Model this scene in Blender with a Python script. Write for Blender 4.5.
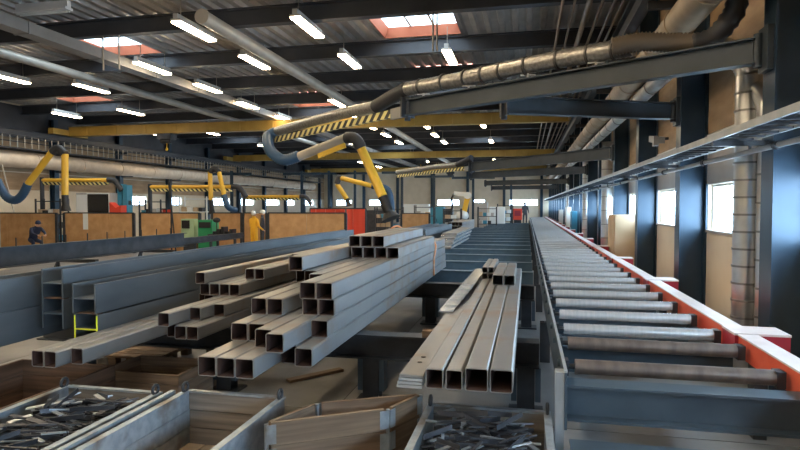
import bpy, math, random
from mathutils import Vector, Matrix
random.seed(7)
R = math.radians
for o in list(bpy.data.objects): bpy.data.objects.remove(o)
scn = bpy.context.scene
COL = scn.collection

# ---------------------------------------------------------------- camera
F = 578.0; H = 1.95
PSI = math.atan(127.0 / F); PIT = math.atan(19.0 / F)
FW = (-math.sin(PSI)*math.cos(PIT), math.cos(PSI)*math.cos(PIT), -math.sin(PIT))
RT = (math.cos(PSI), math.sin(PSI), 0.0)
UP = (-math.sin(PSI)*math.sin(PIT), math.cos(PSI)*math.sin(PIT), math.cos(PIT))
cam_d = bpy.data.cameras.new('camera'); cam = bpy.data.objects.new('camera', cam_d); COL.objects.link(cam)
cam_d.sensor_width = 36.0; cam_d.lens = 36.0 * F / 800.0; cam_d.clip_end = 300; cam_d.clip_start = .05
cam.location = (0, 0, H); cam.rotation_euler = (R(90) - PIT, 0, PSI)
scn.camera = cam

# ---------------------------------------------------------------- sky, exposure
scn.view_settings.view_transform = 'Standard'; scn.view_settings.look = 'None'
scn.view_settings.gamma = 1.0; scn.view_settings.use_curve_mapping = False
scn.view_settings.exposure = 0.45
W = bpy.data.worlds.new('World'); scn.world = W; W.use_nodes = True
bg = W.node_tree.nodes['Background']
bg.inputs[0].default_value = (.60, .80, 1.0, 1); bg.inputs[1].default_value = 20.0
LAMP = 33.0
try:
    scn.cycles.max_bounces = 8; scn.cycles.diffuse_bounces = 5; scn.cycles.glossy_bounces = 3
    scn.cycles.transparent_max_bounces = 12; scn.cycles.sample_clamp_indirect = 6.0
    scn.cycles.use_denoising = True
except Exception: pass

# ---------------------------------------------------------------- pixel -> point on a known plane
def P(x, y, X=None, Y=None, Z=None, d=None):
    a = (x-400)/F; b = -(y-225)/F
    r = [FW[i] + a*RT[i] + b*UP[i] for i in range(3)]
    if X is not None: t = X/r[0]
    elif Y is not None: t = Y/r[1]
    elif Z is not None: t = (Z-H)/r[2]
    else: t = d
    return Vector((r[0]*t, r[1]*t, H + r[2]*t))

# ---------------------------------------------------------------- materials
MATS = {}
def mat(name, col, rough=.6, metal=0., col2=None, scale=4., stretch=(1, 1, 1), bump=0., detail=4., spot=None, spotscale=2., ramp=(.35, .65)):
    if name in MATS: return MATS[name]
    m = bpy.data.materials.new(name); m.use_nodes = True; MATS[name] = m
    nt = m.node_tree; N = nt.nodes; L = nt.links
    b = N['Principled BSDF']; b.inputs['Roughness'].default_value = rough; b.inputs['Metallic'].default_value = metal
    c4 = tuple(col) + (1,)
    b.inputs['Base Color'].default_value = c4
    if col2 is not None or bump:
        tc = N.new('ShaderNodeTexCoord'); mp = N.new('ShaderNodeMapping'); mp.inputs['Scale'].default_value = stretch
        nz = N.new('ShaderNodeTexNoise'); nz.inputs['Scale'].default_value = scale; nz.inputs['Detail'].default_value = detail
        L.new(tc.outputs['Object'], mp.inputs[0]); L.new(mp.outputs[0], nz.inputs['Vector'])
        if col2 is not None:
            rp = N.new('ShaderNodeValToRGB'); rp.color_ramp.elements[0].position = ramp[0]; rp.color_ramp.elements[1].position = ramp[1]
            rp.color_ramp.elements[0].color = c4; rp.color_ramp.elements[1].color = tuple(col2) + (1,)
            L.new(nz.outputs['Fac'], rp.inputs[0]); src = rp.outputs[0]
            if spot is not None:
                n2 = N.new('ShaderNodeTexNoise'); n2.inputs['Scale'].default_value = spotscale; n2.inputs['Detail'].default_value = 6
                L.new(tc.outputs['Object'], n2.inputs['Vector'])
                r2 = N.new('ShaderNodeValToRGB'); r2.color_ramp.elements[0].position = .52; r2.color_ramp.elements[1].position = .68
                L.new(n2.outputs['Fac'], r2.inputs[0])
                mx = N.new('ShaderNodeMixRGB'); L.new(r2.outputs[0], mx.inputs[0]); L.new(src, mx.inputs[1]); mx.inputs[2].default_value = tuple(spot) + (1,)
                src = mx.outputs[0]
            L.new(src, b.inputs['Base Color'])
        if bump:
            bp = N.new('ShaderNodeBump'); bp.inputs['Strength'].default_value = bump; bp.inputs['Distance'].default_value = .01
            L.new(nz.outputs['Fac'], bp.inputs['Height']); L.new(bp.outputs[0], b.inputs['Normal'])
    return m
def emit(name, col, s):
    m = bpy.data.materials.new(name); m.use_nodes = True; MATS[name] = m
    b = m.node_tree.nodes['Principled BSDF']
    b.inputs['Base Color'].default_value = tuple(col) + (1,)
    b.inputs['Emission Color'].default_value = tuple(col) + (1,); b.inputs['Emission Strength'].default_value = s
    return m
def pane_mat(name, tint, gloss=.06, milky=0.):
    m = bpy.data.materials.new(name); m.use_nodes = True; MATS[name] = m
    nt = m.node_tree; N = nt.nodes; L = nt.links; N.remove(N['Principled BSDF']); out = N['Material Output']
    t = N.new('ShaderNodeBsdfTransparent'); t.inputs[0].default_value = tuple(tint) + (1,)
    g = N.new('ShaderNodeBsdfGlossy'); g.inputs['Roughness'].default_value = .05
    mx = N.new('ShaderNodeMixShader'); mx.inputs[0].default_value = gloss
    L.new(t.outputs[0], mx.inputs[1]); L.new(g.outputs[0], mx.inputs[2]); last = mx
    if milky:
        tl = N.new('ShaderNodeBsdfTranslucent'); tl.inputs[0].default_value = tuple(tint) + (1,)
        m2 = N.new('ShaderNodeMixShader'); m2.inputs[0].default_value = milky
        L.new(mx.outputs[0], m2.inputs[1]); L.new(tl.outputs[0], m2.inputs[2]); last = m2
    L.new(last.outputs[0], out.inputs[0])
    return m
def hazard(name, k):
    m = bpy.data.materials.new(name); m.use_nodes = True; MATS[name] = m
    nt = m.node_tree; N = nt.nodes; L = nt.links; b = N['Principled BSDF']; b.inputs['Roughness'].default_value = .5
    tc = N.new('ShaderNodeTexCoord'); sp = N.new('ShaderNodeSeparateXYZ'); L.new(tc.outputs['Object'], sp.inputs[0])
    a = N.new('ShaderNodeMath'); a.operation = 'ADD'; L.new(sp.outputs[0], a.inputs[0]); L.new(sp.outputs[2], a.inputs[1])
    u = N.new('ShaderNodeMath'); u.operation = 'MULTIPLY'; L.new(a.outputs[0], u.inputs[0]); u.inputs[1].default_value = k
    f = N.new('ShaderNodeMath'); f.operation = 'FRACT'; L.new(u.outputs[0], f.inputs[0])
    g = N.new('ShaderNodeMath'); g.operation = 'GREATER_THAN'; L.new(f.outputs[0], g.inputs[0]); g.inputs[1].default_value = .5
    mx = N.new('ShaderNodeMixRGB'); L.new(g.outputs[0], mx.inputs[0])
    mx.inputs[1].default_value = (.03, .03, .03, 1); mx.inputs[2].default_value = (.80, .70, .28, 1)
    L.new(mx.outputs[0], b.inputs['Base Color'])
    return m

M = MATS
mat('tube_steel', (.23, .245, .265), .38, .5, (.32, .315, .305), 3, (1, .25, 1), .05, spot=(.29, .225, .17), spotscale=3)
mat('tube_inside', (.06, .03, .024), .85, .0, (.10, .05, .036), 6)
mat('beam_steel', (.095, .118, .14), .4, .45, (.165, .19, .215), 2.5, (1, .3, 1), .05)
mat('rack_blue', (.055, .085, .115), .45, .35, (.085, .12, .155), 3, (1, 1, 1), .03)
mat('dark_steel', (.035, .04, .048), .5, .4, (.06, .065, .075), 4)
mat('column_blue', (.02, .045, .075), .3, .3, (.03, .06, .095), 2)
mat('skid_blue', (.10, .17, .235), .4, .35, (.14, .22, .29), 3)
mat('seam_dark', (.26, .26, .255), .4, .6)
mat('girder_dark', (.04, .043, .052), .5, .2, (.055, .058, .066), 2)
mat('jib_paint', (.03, .042, .054), .45, .2, (.042, .055, .068), 3)
mat('deck', (.36, .335, .31), .38, .55, (.46, .43, .40), 2)
mat('duct_grey', (.24, .235, .225), .5, .2, (.30, .29, .28), 2)
mat('rail_grey', (.36, .39, .41), .4, .4, (.46, .48, .50), 5)
mat('foil_dark', (.10, .095, .09), .5, .5)
mat('concrete', (.14, .14, .142), .45, 0, (.22, .218, .215), 1.1, (1, 1, 1), .12, 8, spot=(.085, .08, .078), spotscale=.9)
mat('joint', (.05, .05, .05), .9)
mat('cream', (.66, .57, .43), .6, 0, (.72, .63, .49), 1.5)
mat('grey_sheet', (.42, .40, .37), .5, .1, (.48, .46, .43), 2)
mat('white_strip', (.72, .70, .66), .5)
mat('plywood', (.33, .22, .125), .6, 0, (.46, .32, .19), 1.2, (1, 1, 4), .08)
mat('osb', (.46, .245, .10), .7, 0, (.58, .335, .15), 3, (1, 1, 1), .1, 5)
mat('raw_wood', (.13, .085, .055), .75, 0, (.25, .17, .11), 2.2, (.6, .6, 12), .25, 5)
mat('pale_wood', (.28, .19, .11), .7, 0, (.42, .30, .19), 4, (1, 1, 5), .15)
mat('dark_wood', (.07, .042, .027), .75, 0, (.14, .08, .05), 2.2, (.6, .6, 12), .25)
mat('galv', (.30, .35, .40), .42, .55, (.42, .47, .51), 14, (1, 1, 1), .08, 3, spot=(.22, .19, .16), spotscale=4)
mat('spiral', (.55, .56, .56), .28, .85, (.66, .66, .65), 5)
mat('duct_tan', (.30, .235, .16), .45, .35, (.38, .30, .21), 4)
mat('flex_brown', (.16, .125, .09), .6, .2)
mat('flex_dark', (.05, .05, .055), .55, .2)
mat('foil', (.24, .23, .215), .36, .7, (.42, .40, .37), 22, (1, 1, 1), .5)
mat('blue_hose', (.03, .08, .16), .45)
mat('yellow', (.80, .46, .04), .4, 0, (.86, .52, .06), 3)
mat('crane_yellow', (.40, .25, .05), .5, 0, (.50, .32, .07), 1.5)
mat('roller', (.80, .84, .88), .26, .68, (.96, .97, .98), 6, (6, .4, .4), .05)
mat('roller_brown', (.15, .12, .105), .42, .5, (.24, .19, .16), 4, (3, 1, 1), .05)
mat('red_paint', (.55, .055, .03), .45, 0, (.66, .12, .07), 3)
mat('white_paint', (.78, .76, .75), .4)
mat('cap_white', (.60, .53, .52), .4, 0, (.70, .64, .63), 4)
mat('weathered', (.13, .115, .10), .75, 0, (.23, .20, .17), 2.2, (.6, .6, 12), .25, 5)
mat('front_blue', (.065, .095, .125), .42, .35, (.09, .125, .16), 3)
mat('dark_red', (.33, .025, .045), .4)
mat('red_brown', (.45, .13, .07), .6, 0, (.55, .18, .10), 1.5)
mat('beige_duct', (.58, .47, .36), .7, 0, (.68, .57, .45), 3)
mat('pipe_pale', (.42, .38, .32), .45, .3, (.52, .47, .40), 2)
mat('red_cloth', (.75, .07, .035), .5)
mat('green', (.02, .25, .10), .4)
mat('pale_green', (.35, .48, .28), .5)
mat('machine_blue', (.05, .26, .40), .45)
mat('machine_white', (.80, .82, .80), .4)
mat('screen_dark', (.012, .012, .014), .2)
mat('black', (.015, .015, .017), .5)
mat('orange_web', (.90, .33, .10), .6, 0, (.95, .60, .42), 12)
mat('bar_shiny', (.62, .66, .70), .25, .85, (.78, .80, .82), 8)
mat('scrap', (.04, .042, .052), .38, .5, (.085, .09, .10), 8)
mat('scrap_bright', (.42, .46, .50), .3, .8)
mat('skin', (.55, .32, .22), .6)
mat('hivis', (.95, .50, .03), .6)
mat('navy', (.02, .03, .07), .7)
mat('charcoal', (.05, .05, .06), .7)
mat('hair', (.03, .02, .015), .7)
mat('white_cloth', (.8, .8, .78), .7)
mat('yellow_paint', (.80, .85, .05), .5)
mat('cardboard', (.50, .36, .22), .8, 0, (.58, .43, .28), 2)
emit('lamp_glow', (1.0, .79, .52), LAMP)
pane_mat('glass', (.95, .98, 1.0)); pane_mat('dome', (.32, .31, .29), .03, .35)
hazard('hazard', 4.2)

# ---------------------------------------------------------------- mesh builder
class MB:
    def __init__(s): s.v = []; s.f = []; s.m = []; s.sm = []
    def add(s, vs, fs, mi=0, smooth=False):
        o = len(s.v); s.v += [Vector(v) for v in vs]
        for f in fs: s.f.append([i+o for i in f]); s.m.append(mi); s.sm.append(smooth)
        return s
    def box(s, x0, x1, y0, y1, z0, z1, mi=0):
        vs = [(x0,y0,z0),(x1,y0,z0),(x1,y1,z0),(x0,y1,z0),(x0,y0,z1),(x1,y0,z1),(x1,y1,z1),(x0,y1,z1)]
        return s.add(vs, [(0,3,2,1),(4,5,6,7),(0,1,5,4),(1,2,6,5),(2,3,7,6),(3,0,4,7)], mi)
    def bar(s, a, b, w, h, mi=0, up=(0, 0, 1)):          # box beam from a to b, w across, h along up
        a = Vector(a); b = Vector(b); d = (b-a).normalized(); u = Vector(up)
        sd = d.cross(u)
        if sd.length < 1e-4: sd = d.cross(Vector((1, 0, 0)))
        sd.normalize(); u = sd.cross(d).normalized()
        vs = [c + sd*(w/2*i) + u*(h/2*j) for c in (a, b) for i, j in ((-1,-1),(1,-1),(1,1),(-1,1))]
        return s.add(vs, [(0,1,2,3),(7,6,5,4),(0,4,5,1),(1,5,6,2),(2,6,7,3),(3,7,4,0)], mi)
    def prof(s, a, b, loops, mi=0, up=(0, 0, 1)):        # solid extrusion of a closed 2D profile
        a = Vector(a); b = Vector(b); d = (b-a).normalized(); sd = d.cross(Vector(up)).normalized(); u = sd.cross(d).normalized()
        n = len(loops); vs = [c + sd*p + u*q for c in (a, b) for p, q in loops]
        fs = [tuple(range(n))[::-1], tuple(range(n, 2*n))] + [(i, (i+1) % n, n+(i+1) % n, n+i) for i in range(n)]
        return s.add(vs, fs, mi)
    def ibeam(s, a, b, w, h, tf=.014, tw=.01, mi=0, up=(0, 0, 1)):
        W_, H_ = w/2, h/2; t = tw/2
        return s.prof(a, b, [(-W_,-H_),(W_,-H_),(W_,-H_+tf),(t,-H_+tf),(t,H_-tf),(W_,H_-tf),(W_,H_),(-W_,H_),(-W_,H_-tf),(-t,H_-tf),(-t,-H_+tf),(-W_,-H_+tf)], mi, up)
    def cyl(s, a, b, r, n=14, mi=0, r2=None, caps=True):
        a = Vector(a); b = Vector(b); d = (b-a).normalized(); r2 = r if r2 is None else r2
        t = Vector((0, 0, 1)) if abs(d.z) < .9 else Vector((1, 0, 0)); e = d.cross(t).normalized(); g = d.cross(e)
        vs = [c + (e*math.cos(2*math.pi*k/n) + g*math.sin(2*math.pi*k/n))*q for c, q in ((a, r), (b, r2)) for k in range(n)]
        s.add(vs, [(k, (k+1) % n, n+(k+1) % n, n+k) for k in range(n)], mi, True)
        if caps: s.add(vs, [tuple(range(n))[::-1], tuple(range(n, 2*n))], mi)
        return s
    def sweep(s, pts, r, n=12, mi=0, seg=6, rings=0, amp=.0, caps=True):   # smooth tube through points, optional corrugation
        pts = [Vector(p) for p in pts]; q = []
        if len(pts) == 2: q = [pts[0].lerp(pts[1], k/seg) for k in range(seg+1)]
        else:
            for i in range(len(pts)-1):
                p0 = pts[max(i-1, 0)]; p1 = pts[i]; p2 = pts[i+1]; p3 = pts[min(i+2, len(pts)-1)]
                for k in range(seg):
                    t = k/seg
                    q.append(.5*((2*p1) + (p2-p0)*t + (2*p0-5*p1+4*p2-p3)*t*t + (3*p1-p0-3*p2+p3)*t**3))
            q.append(pts[-1])
        if rings:                                            # resample for corrugation: two stations per ring
            L = [0]
            for i in range(1, len(q)): L.append(L[-1] + (q[i]-q[i-1]).length)
            out = []; j = 0
            for k in range(2*rings+1):
                t = L[-1]*k/(2*rings)
                while j < len(q)-2 and L[j+1] < t: j += 1
                out.append(q[j].lerp(q[j+1], (t-L[j])/max(L[j+1]-L[j], 1e-6)))
            q = out
        vs = []; e = None
        for i, p in enumerate(q):
            d = (q[min(i+1, len(q)-1)] - q[max(i-1, 0)]).normalized()
            if e is None:
                t = Vector((0, 0, 1)) if abs(d.z) < .9 else Vector((1, 0, 0)); e = d.cross(t).normalized()
            else: e = (e - d*e.dot(d)).normalized()
            g = d.cross(e); rr = r + (amp if i % 2 else 0)
            vs += [p + (e*math.cos(2*math.pi*k/n) + g*math.sin(2*math.pi*k/n))*rr for k in range(n)]
        m_ = len(q)
        s.add(vs, [(i*n+k, i*n+(k+1) % n, (i+1)*n+(k+1) % n, (i+1)*n+k) for i in range(m_-1) for k in range(n)], mi, True)
        if caps: s.add(vs, [tuple(range(n))[::-1], tuple(range((m_-1)*n, m_*n))], mi)
        return s
    def ball(s, c, rx, ry, rz, n=12, m_=8, mi=0):
        vs = []; c = Vector(c)
        for i in range(m_+1):
            a = math.pi*i/m_
            for k in range(n):
                b = 2*math.pi*k/n; vs.append(c + Vector((rx*math.sin(a)*math.cos(b), ry*math.sin(a)*math.sin(b), rz*math.cos(a))))
        return s.add(vs, [(i*n+k, (i+1)*n+k, (i+1)*n+(k+1) % n, i*n+(k+1) % n) for i in range(m_) for k in range(n)], mi, True)
    def build(s, name, mats, parent=None, local=False, loc=None, rot=None):
        if isinstance(mats, str): mats = [mats]
        if parent is not None and not local:
            inv = parent.matrix_basis.inverted() if parent.parent is None else (parent.parent.matrix_basis @ parent.matrix_basis).inverted()
            vs = [inv @ v for v in s.v]; org = Vector((0, 0, 0))
        elif parent is None:
            xs = [v.x for v in s.v]; ys = [v.y for v in s.v]; zs = [v.z for v in s.v]
            org = Vector(((min(xs)+max(xs))/2, (min(ys)+max(ys))/2, min(zs)))
            vs = [v-org for v in s.v]
        else: vs = s.v; org = Vector((0, 0, 0))
        me = bpy.data.meshes.new(name); me.from_pydata([tuple(v) for v in vs], [], s.f)
        for mm in mats: me.materials.append(M[mm])
        for p, mi, sm in zip(me.polygons, s.m, s.sm): p.material_index = mi; p.use_smooth = sm
        me.update()
        o = bpy.data.objects.new(name, me); COL.objects.link(o); o.location = org
        if parent is not None: o.parent = parent
        if loc is not None: o.location = loc
        if rot is not None: o.rotation_euler = rot
        return o
def tag(o, label=None, cat=None, group=None, kind=None):
    for k, v in (('label', label), ('category', cat), ('group', group), ('kind', kind)):
        if v is not None: o[k] = v
    return o
def thing(name, label, cat, loc=(0, 0, 0), rz=0., group=None):
    o = bpy.data.objects.new(name, None); COL.objects.link(o); o.empty_display_size = .1
    o.location = loc; o.rotation_euler = (0, 0, rz)
    o.matrix_basis = Matrix.Translation(Vector(loc)) @ Matrix.Rotation(rz, 4, 'Z')
    return tag(o, label, cat, group)
def inst(o, parent, loc, rot=(0, 0, 0), name=None):         # a further part that shares mesh data
    c = o.copy(); COL.objects.link(c); c.parent = parent; c.location = loc; c.rotation_euler = rot
    if name: c.name = name
    return c
def multi(name, m, parent, proto, offs):                    # one part per offset, sharing mesh data
    o = proto.build(name, m, parent); base = o.location.copy()
    for k, q in enumerate(offs):
        c = o if k == 0 else o.copy()
        if k: COL.objects.link(c)
        c.location = base + Vector(q)
    return o
def copy_tree(o, loc, rz=0., label=None, group=None):
    c = o.copy(); COL.objects.link(c); c.location = loc; c.rotation_euler = (0, 0, rz)
    if label: c['label'] = label
    if group: c['group'] = group
    for ch in list(o.children):
        d = ch.copy(); COL.objects.link(d); d.parent = c
        for g in list(ch.children):
            e = g.copy(); COL.objects.link(e); e.parent = d
    return c

# ================================================================ THE HALL
XW = 2.77; XI = 2.36; XL = -24.6; YB = -9.0; YE = 68.0; ZC = 6.95
BAY = 3.55; Y0 = 13.6
BAYS = [Y0 + BAY*k for k in range(-6, 16)]                   # column / girder lines
# ---- floor of concrete slabs
fl = tag(MB().box(XL-.3, XW+.3, YB-.3, YE+.3, -.2, -.006).build('floor', 'joint'), kind='structure')
sl = None; nx = 6; sx = (XW - XL)/nx; sy = 7.1
for i in range(nx):
    for j in range(11):
        if sl is None: sl = MB().box(-sx/2+.006, sx/2-.006, -sy/2+.006, sy/2-.006, -.03, 0.).build('slab', 'concrete', fl, local=True); first = sl
        else: sl = inst(first, fl, (0, 0, 0))
        sl.location = Vector((XL + sx*(i+.5), YB + sy*(j+.5), 0)) - fl.location
# ---- ceiling: trapezoid deck with skylight wells, girders
NP = 74; pitch = (XW - XL + .4)/NP
snap = lambda x: XL - .2 + pitch*round((x - XL + .2)/pitch)
SKY = [(-4.25, -1.95, 0), (-14.1, -11.7, 0), (-21.4, -19.2, 2), (-11.3, -9.0, 3), (-4.2, -1.9, 2), (-14.2, -11.9, 6), (-4.2, -1.9, 7), (-21.4, -19.2, 6), (-11.2, -9., 8), (-4.25, -1.95, -4), (-14.2, -11.9, -4)]
SKY = [(snap(a), snap(b), Y0 + BAY*k + .3, Y0 + BAY*(k+1) - .22) for a, b, k in SKY]
deck = MB()
def rib(x0, x1, ya, yb):
    n = round((x1-x0)/pitch); p = pitch; pr = []
    for k in range(n):
        x = x0 + p*k; pr += [(x, ZC), (x+.3*p, ZC), (x+.42*p, ZC+.11), (x+.88*p, ZC+.11)]
    pr.append((x1, ZC)); m_ = len(pr)
    vs = [(x, y, z) for y in (ya, yb) for x, z in pr]
    deck.add(vs, [(i, m_+i, m_+i+1, i+1) for i in range(m_-1)])
edges = [YB-.2] + BAYS + [YE+.2]
for ya, yb in zip(edges[:-1], edges[1:]):
    hs = sorted([h for h in SKY if h[2] > ya and h[3] < yb])
    if not hs: rib(XL-.2, XW+.2, ya, yb); continue
    ha, hb = hs[0][2], hs[0][3]
    rib(XL-.2, XW+.2, ya, ha); rib(XL-.2, XW+.2, hb, yb)
    x = XL-.2
    for h in hs: rib(x, h[0], ha, hb); x = h[1]
    rib(x, XW+.2, ha, hb)
ce = tag(deck.build('ceiling', 'deck'), kind='structure')
g0 = None
for y in BAYS:
    a = Vector((XL, y, 6.71)); b = Vector((XW, y, 6.71))
    if g0 is None: g0 = MB().ibeam(a, b, .24, .44, .03, .016).build('girder', 'girder_dark', ce); gy = y
    else: inst(g0, ce, (0, y-gy, 0))
for i, (xa, xb, ya, yb) in enumerate(SKY):
    wn = tag(bpy.data.objects.new('window_%d' % (100+i), None), kind='structure'); COL.objects.link(wn); wn.location = ((xa+xb)/2, (ya+yb)/2, ZC)
    wn.matrix_basis = Matrix.Translation(wn.location); t = .12; zt = ZC+.28
    lo = [(xa, ya), (xb, ya), (xb, yb), (xa, yb)]; hi = [(xa+t, ya+t), (xb-t, ya+t), (xb-t, yb-t), (xa+t, yb-t)]
    for k in range(4):
        k2 = (k+1) % 4; w = MB()
        v = [(*lo[k], ZC), (*lo[k2], ZC), (*hi[k2], zt), (*hi[k], zt)]; o_ = Vector(((lo[k][0]+lo[k2][0])/2-(xa+xb)/2, (lo[k][1]+lo[k2][1])/2-(ya+yb)/2, 0)).normalized()*.03
        v += [tuple(Vector(q)+o_) for q in v]
        w.add(v, [(0,1,2,3),(4,7,6,5),(0,4,5,1),(1,5,6,2),(2,6,7,3),(3,7,4,0)]).build('well_panel', 'red_brown', wn)
    d = MB(); n = 8; pr = [(xa+t + (xb-xa-2*t)*k/n, zt + .28*math.sin(math.pi*k/n)) for k in range(n+1)]
    d.add([(x, y, z) for y in (ya+t, yb-t) for x, z in pr], [(k, k+1, n+2+k, n+1+k) for k in range(n)], 0, True)
    d.add([(x, y, z) for y in (ya+t, yb-t) for x, z in pr], [tuple(range(n+1)), tuple(range(n+1, 2*n+2))])
    d.build('pane', 'dome', wn)
    f = MB()
    for k in (1, 2): x = xa+t+(xb-xa-2*t)*k/3; f.box(x-.03, x+.03, ya+t, yb-t, zt-.02, zt+.04)
    f.build('frame', 'white_paint', wn)
    pl = bpy.data.lights.new('skylight_portal', 'AREA'); pl.shape = 'RECTANGLE'; pl.size = xb-xa-2*t; pl.size_y = yb-ya-2*t; pl.cycles.is_portal = True
    po = bpy.data.objects.new('skylight_portal', pl); COL.objects.link(po); po.parent = wn; po.location = (0, 0, .95)
# two suspension rods hang below the near skylights
for i, (x, y) in enumerate(((P(433, 40, Y=13.6).x, 13.6), (P(437, 40, Y=13.6).x, 13.6), (P(103, 45, Y=13.6).x, 13.6), (P(119, 50, Y=13.6).x, 13.6))):
    tag(MB().cyl((x, y, 5.6), (x, y, 6.5), .022, 8).build('suspension_rod', 'pipe_pale'), 'thin pale rod hanging from a roof girder before a skylight', 'rod', 'suspension rods under the skylights')

# ---- right wall: bands, windows, cladding, columns
wr = MB(); WB, WT = 1.55, 2.28
wr.box(XW, XW+.25, YB-.2, YE+.2, 0, WB); wr.box(XW, XW+.25, YB-.2, YE+.2, WT, ZC+.1)
for y in BAYS + [YB, YE]: wr.box(XW, XW+.25, y-.17, y+.17, WB, WT)
wall_r = tag(wr.build('wall_right', 'cream'), kind='structure')
allb = list(zip([YB] + BAYS, BAYS + [YE]))
ply = {}
for i, (ya, yb) in enumerate(allb):
    if yb-ya < 1: continue
    n = 3; w = (yb-ya-.32)/n
    for k in range(n):
        y = ya+.16+w*k
        MB().box(XW-.018, XW-.001, y+.006, y+w-.006, 3.07, 6.9).build('plywood_panel', 'plywood', wall_r)
    MB().box(XW-.02, XW-.001, ya+.16, yb-.16, 2.29, 2.90).build('sheet_panel', 'grey_sheet', wall_r)
    MB().box(XW-.03, XW-.001, ya+.16, yb-.16, 2.91, 3.06).build('band_panel', 'white_strip', wall_r)
    for k in range(2):
        w2 = (yb-ya-.32)/2; y = ya+.16+w2*k
        MB().box(XW-.015, XW-.001, y+.005, y+w2-.005, .12, 1.52).build('lower_panel', 'cream', wall_r)
    wn = tag(bpy.data.objects.new('window_%d' % (i+1), None), kind='structure'); COL.objects.link(wn)
    wn.matrix_basis = Matrix.Translation((XW+.1, (ya+yb)/2, WB))
    fr = MB(); a, b = ya+.17, yb-.17
    fr.box(XW-.04, XW+.1, a, b, WB-.01, WB+.03); fr.box(XW+.06, XW+.11, a, b, WT-.035, WT+.005)
    for y in (a, b-.04): fr.box(XW+.06, XW+.11, y, y+.04, WB+.03, WT-.035)
    fr.build('frame', 'grey_sheet', wn)
    MB().box(XW+.08, XW+.085, a+.04, b-.04, WB+.03, WT-.035).build('pane', 'glass', wn)
    pl = bpy.data.lights.new('window_portal', 'AREA'); pl.shape = 'RECTANGLE'; pl.size = WT-WB; pl.size_y = b-a; pl.cycles.is_portal = True
    po = bpy.data.objects.new('window_portal', pl); COL.objects.link(po); po.parent = wn
    po.location = (.12, 0, (WT-WB)/2); po.rotation_euler = (0, R(90), 0)
c0 = None
for y in BAYS:                                               # H columns, web facing along the hall
    if y < -8: continue
    if c0 is None:
        c0 = MB().box(XI, XI+.022, y-.15, y+.15, 0, 6.48).box(XW-.025, XW-.003, y-.15, y+.15, 0, 6.48).box(XI+.022, XW-.025, y-.008, y+.008, 0, 6.48).box(XI-.05, XW-.02, y-.2, y+.2, 0, .025).build('column', 'column_blue', wall_r); cy = y
    else: inst(c0, wall_r, (0, y-cy, 0))

# ---- left wall
wl = MB(); LB, LT = 2.0, 2.6
wl.box(XL-.25, XL, YB-.2, YE+.2, 0, LB); wl.box(XL-.25, XL, YB-.2, YE+.2, LT, ZC+.1)
LW = []
for y, w_ in ((31., 2.2), (36., 1.2), (41., 3.2), (46., 2.6), (51., 3.2), (56., 2.2), (61., 3.0)): LW.append((y+.6, y+.6+w_))
pts = [YB-.2] + [q for w in LW for q in w] + [YE+.2]
for a, b in zip(pts[0::2], pts[1::2]): wl.box(XL-.25, XL, a, b, LB, LT)
wall_l = tag(wl.build('wall_left', 'cream'), kind='structure')
for i, (a, b) in enumerate(LW):
    wn = tag(bpy.data.objects.new('window_%d' % (40+i), None), kind='structure'); COL.objects.link(wn); wn.matrix_basis = Matrix.Translation((XL-.1, (a+b)/2, LB))
    fr = MB().box(XL-.1, XL+.03, a, b, LB, LB+.04).box(XL-.1, XL-.05, a, b, LT-.04, LT)
    for q in (a, (a+b)/2-.02, b-.04): fr.box(XL-.1, XL-.05, q, q+.04, LB+.04, LT-.04)
    fr.build('frame', 'grey_sheet', wn); MB().box(XL-.08, XL-.075, a, b, LB, LT).build('pane', 'glass', wn)
    pl = bpy.data.lights.new('window_portal', 'AREA'); pl.shape = 'RECTANGLE'; pl.size = LT-LB; pl.size_y = b-a; pl.cycles.is_portal = True
    po = bpy.data.objects.new('window_portal', pl); COL.objects.link(po); po.parent = wn; po.location = (-.12, 0, (LT-LB)/2); po.rotation_euler = (0, R(-90), 0)
for k in range(11):
    y = 16+5*k; MB().ibeam((XL+.17, y, 0), (XL+.17, y, 6.48), .3, .32, .02, .014, up=(1, 0, 0)).build('column', 'column_blue', wall_l)
    MB().box(XL+.002, XL+.02, y+.2, y+4.8, 2.75, 3.6).build('plywood_panel', 'plywood', wall_l)
    MB().box(XL+.002, XL+.02, y+.2, y+4.8, 3.65, 5.3).build('plywood_panel', 'plywood', wall_l); MB().box(XL+.002, XL+.03, y-.2, y+4.79, 5.32, 6.9).build('sheet_panel', 'girder_dark', wall_l)
# ---- end walls
we = MB(); EB, ET = 2.0, 2.7
we.box(XL-.2, XW+.2, YE, YE+.25, 0, EB); we.box(XL-.2, XW+.2, YE, YE+.25, ET, ZC+.1)
EW = [(-23 + 4.2*k, -23 + 4.2*k + w_) for k, w_ in ((0, 2.), (1, 3.), (3, 2.6), (4, 1.4), (5, 3.2))]
pts = [XL-.2] + [q for w in EW for q in w] + [XW+.2]
for a, b in zip(pts[0::2], pts[1::2]): we.box(a, b, YE, YE+.25, EB, ET)
wall_e = tag(we.build('wall_end', 'cream'), kind='structure')
for i, (a, b) in enumerate(EW):
    wn = tag(bpy.data.objects.new('window_%d' % (60+i), None), kind='structure'); COL.objects.link(wn); wn.matrix_basis = Matrix.Translation(((a+b)/2, YE+.1, EB))
    fr = MB().box(a, b, YE-.02, YE+.1, EB, EB+.05).box(a, b, YE+.05, YE+.1, ET-.05, ET)
    for q in (a, (a+b)/2, b-.05): fr.box(q, q+.05, YE+.05, YE+.1, EB+.05, ET-.05)
    fr.build('frame', 'grey_sheet', wn); MB().box(a, b, YE+.07, YE+.075, EB, ET).build('pane', 'glass', wn)
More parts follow.
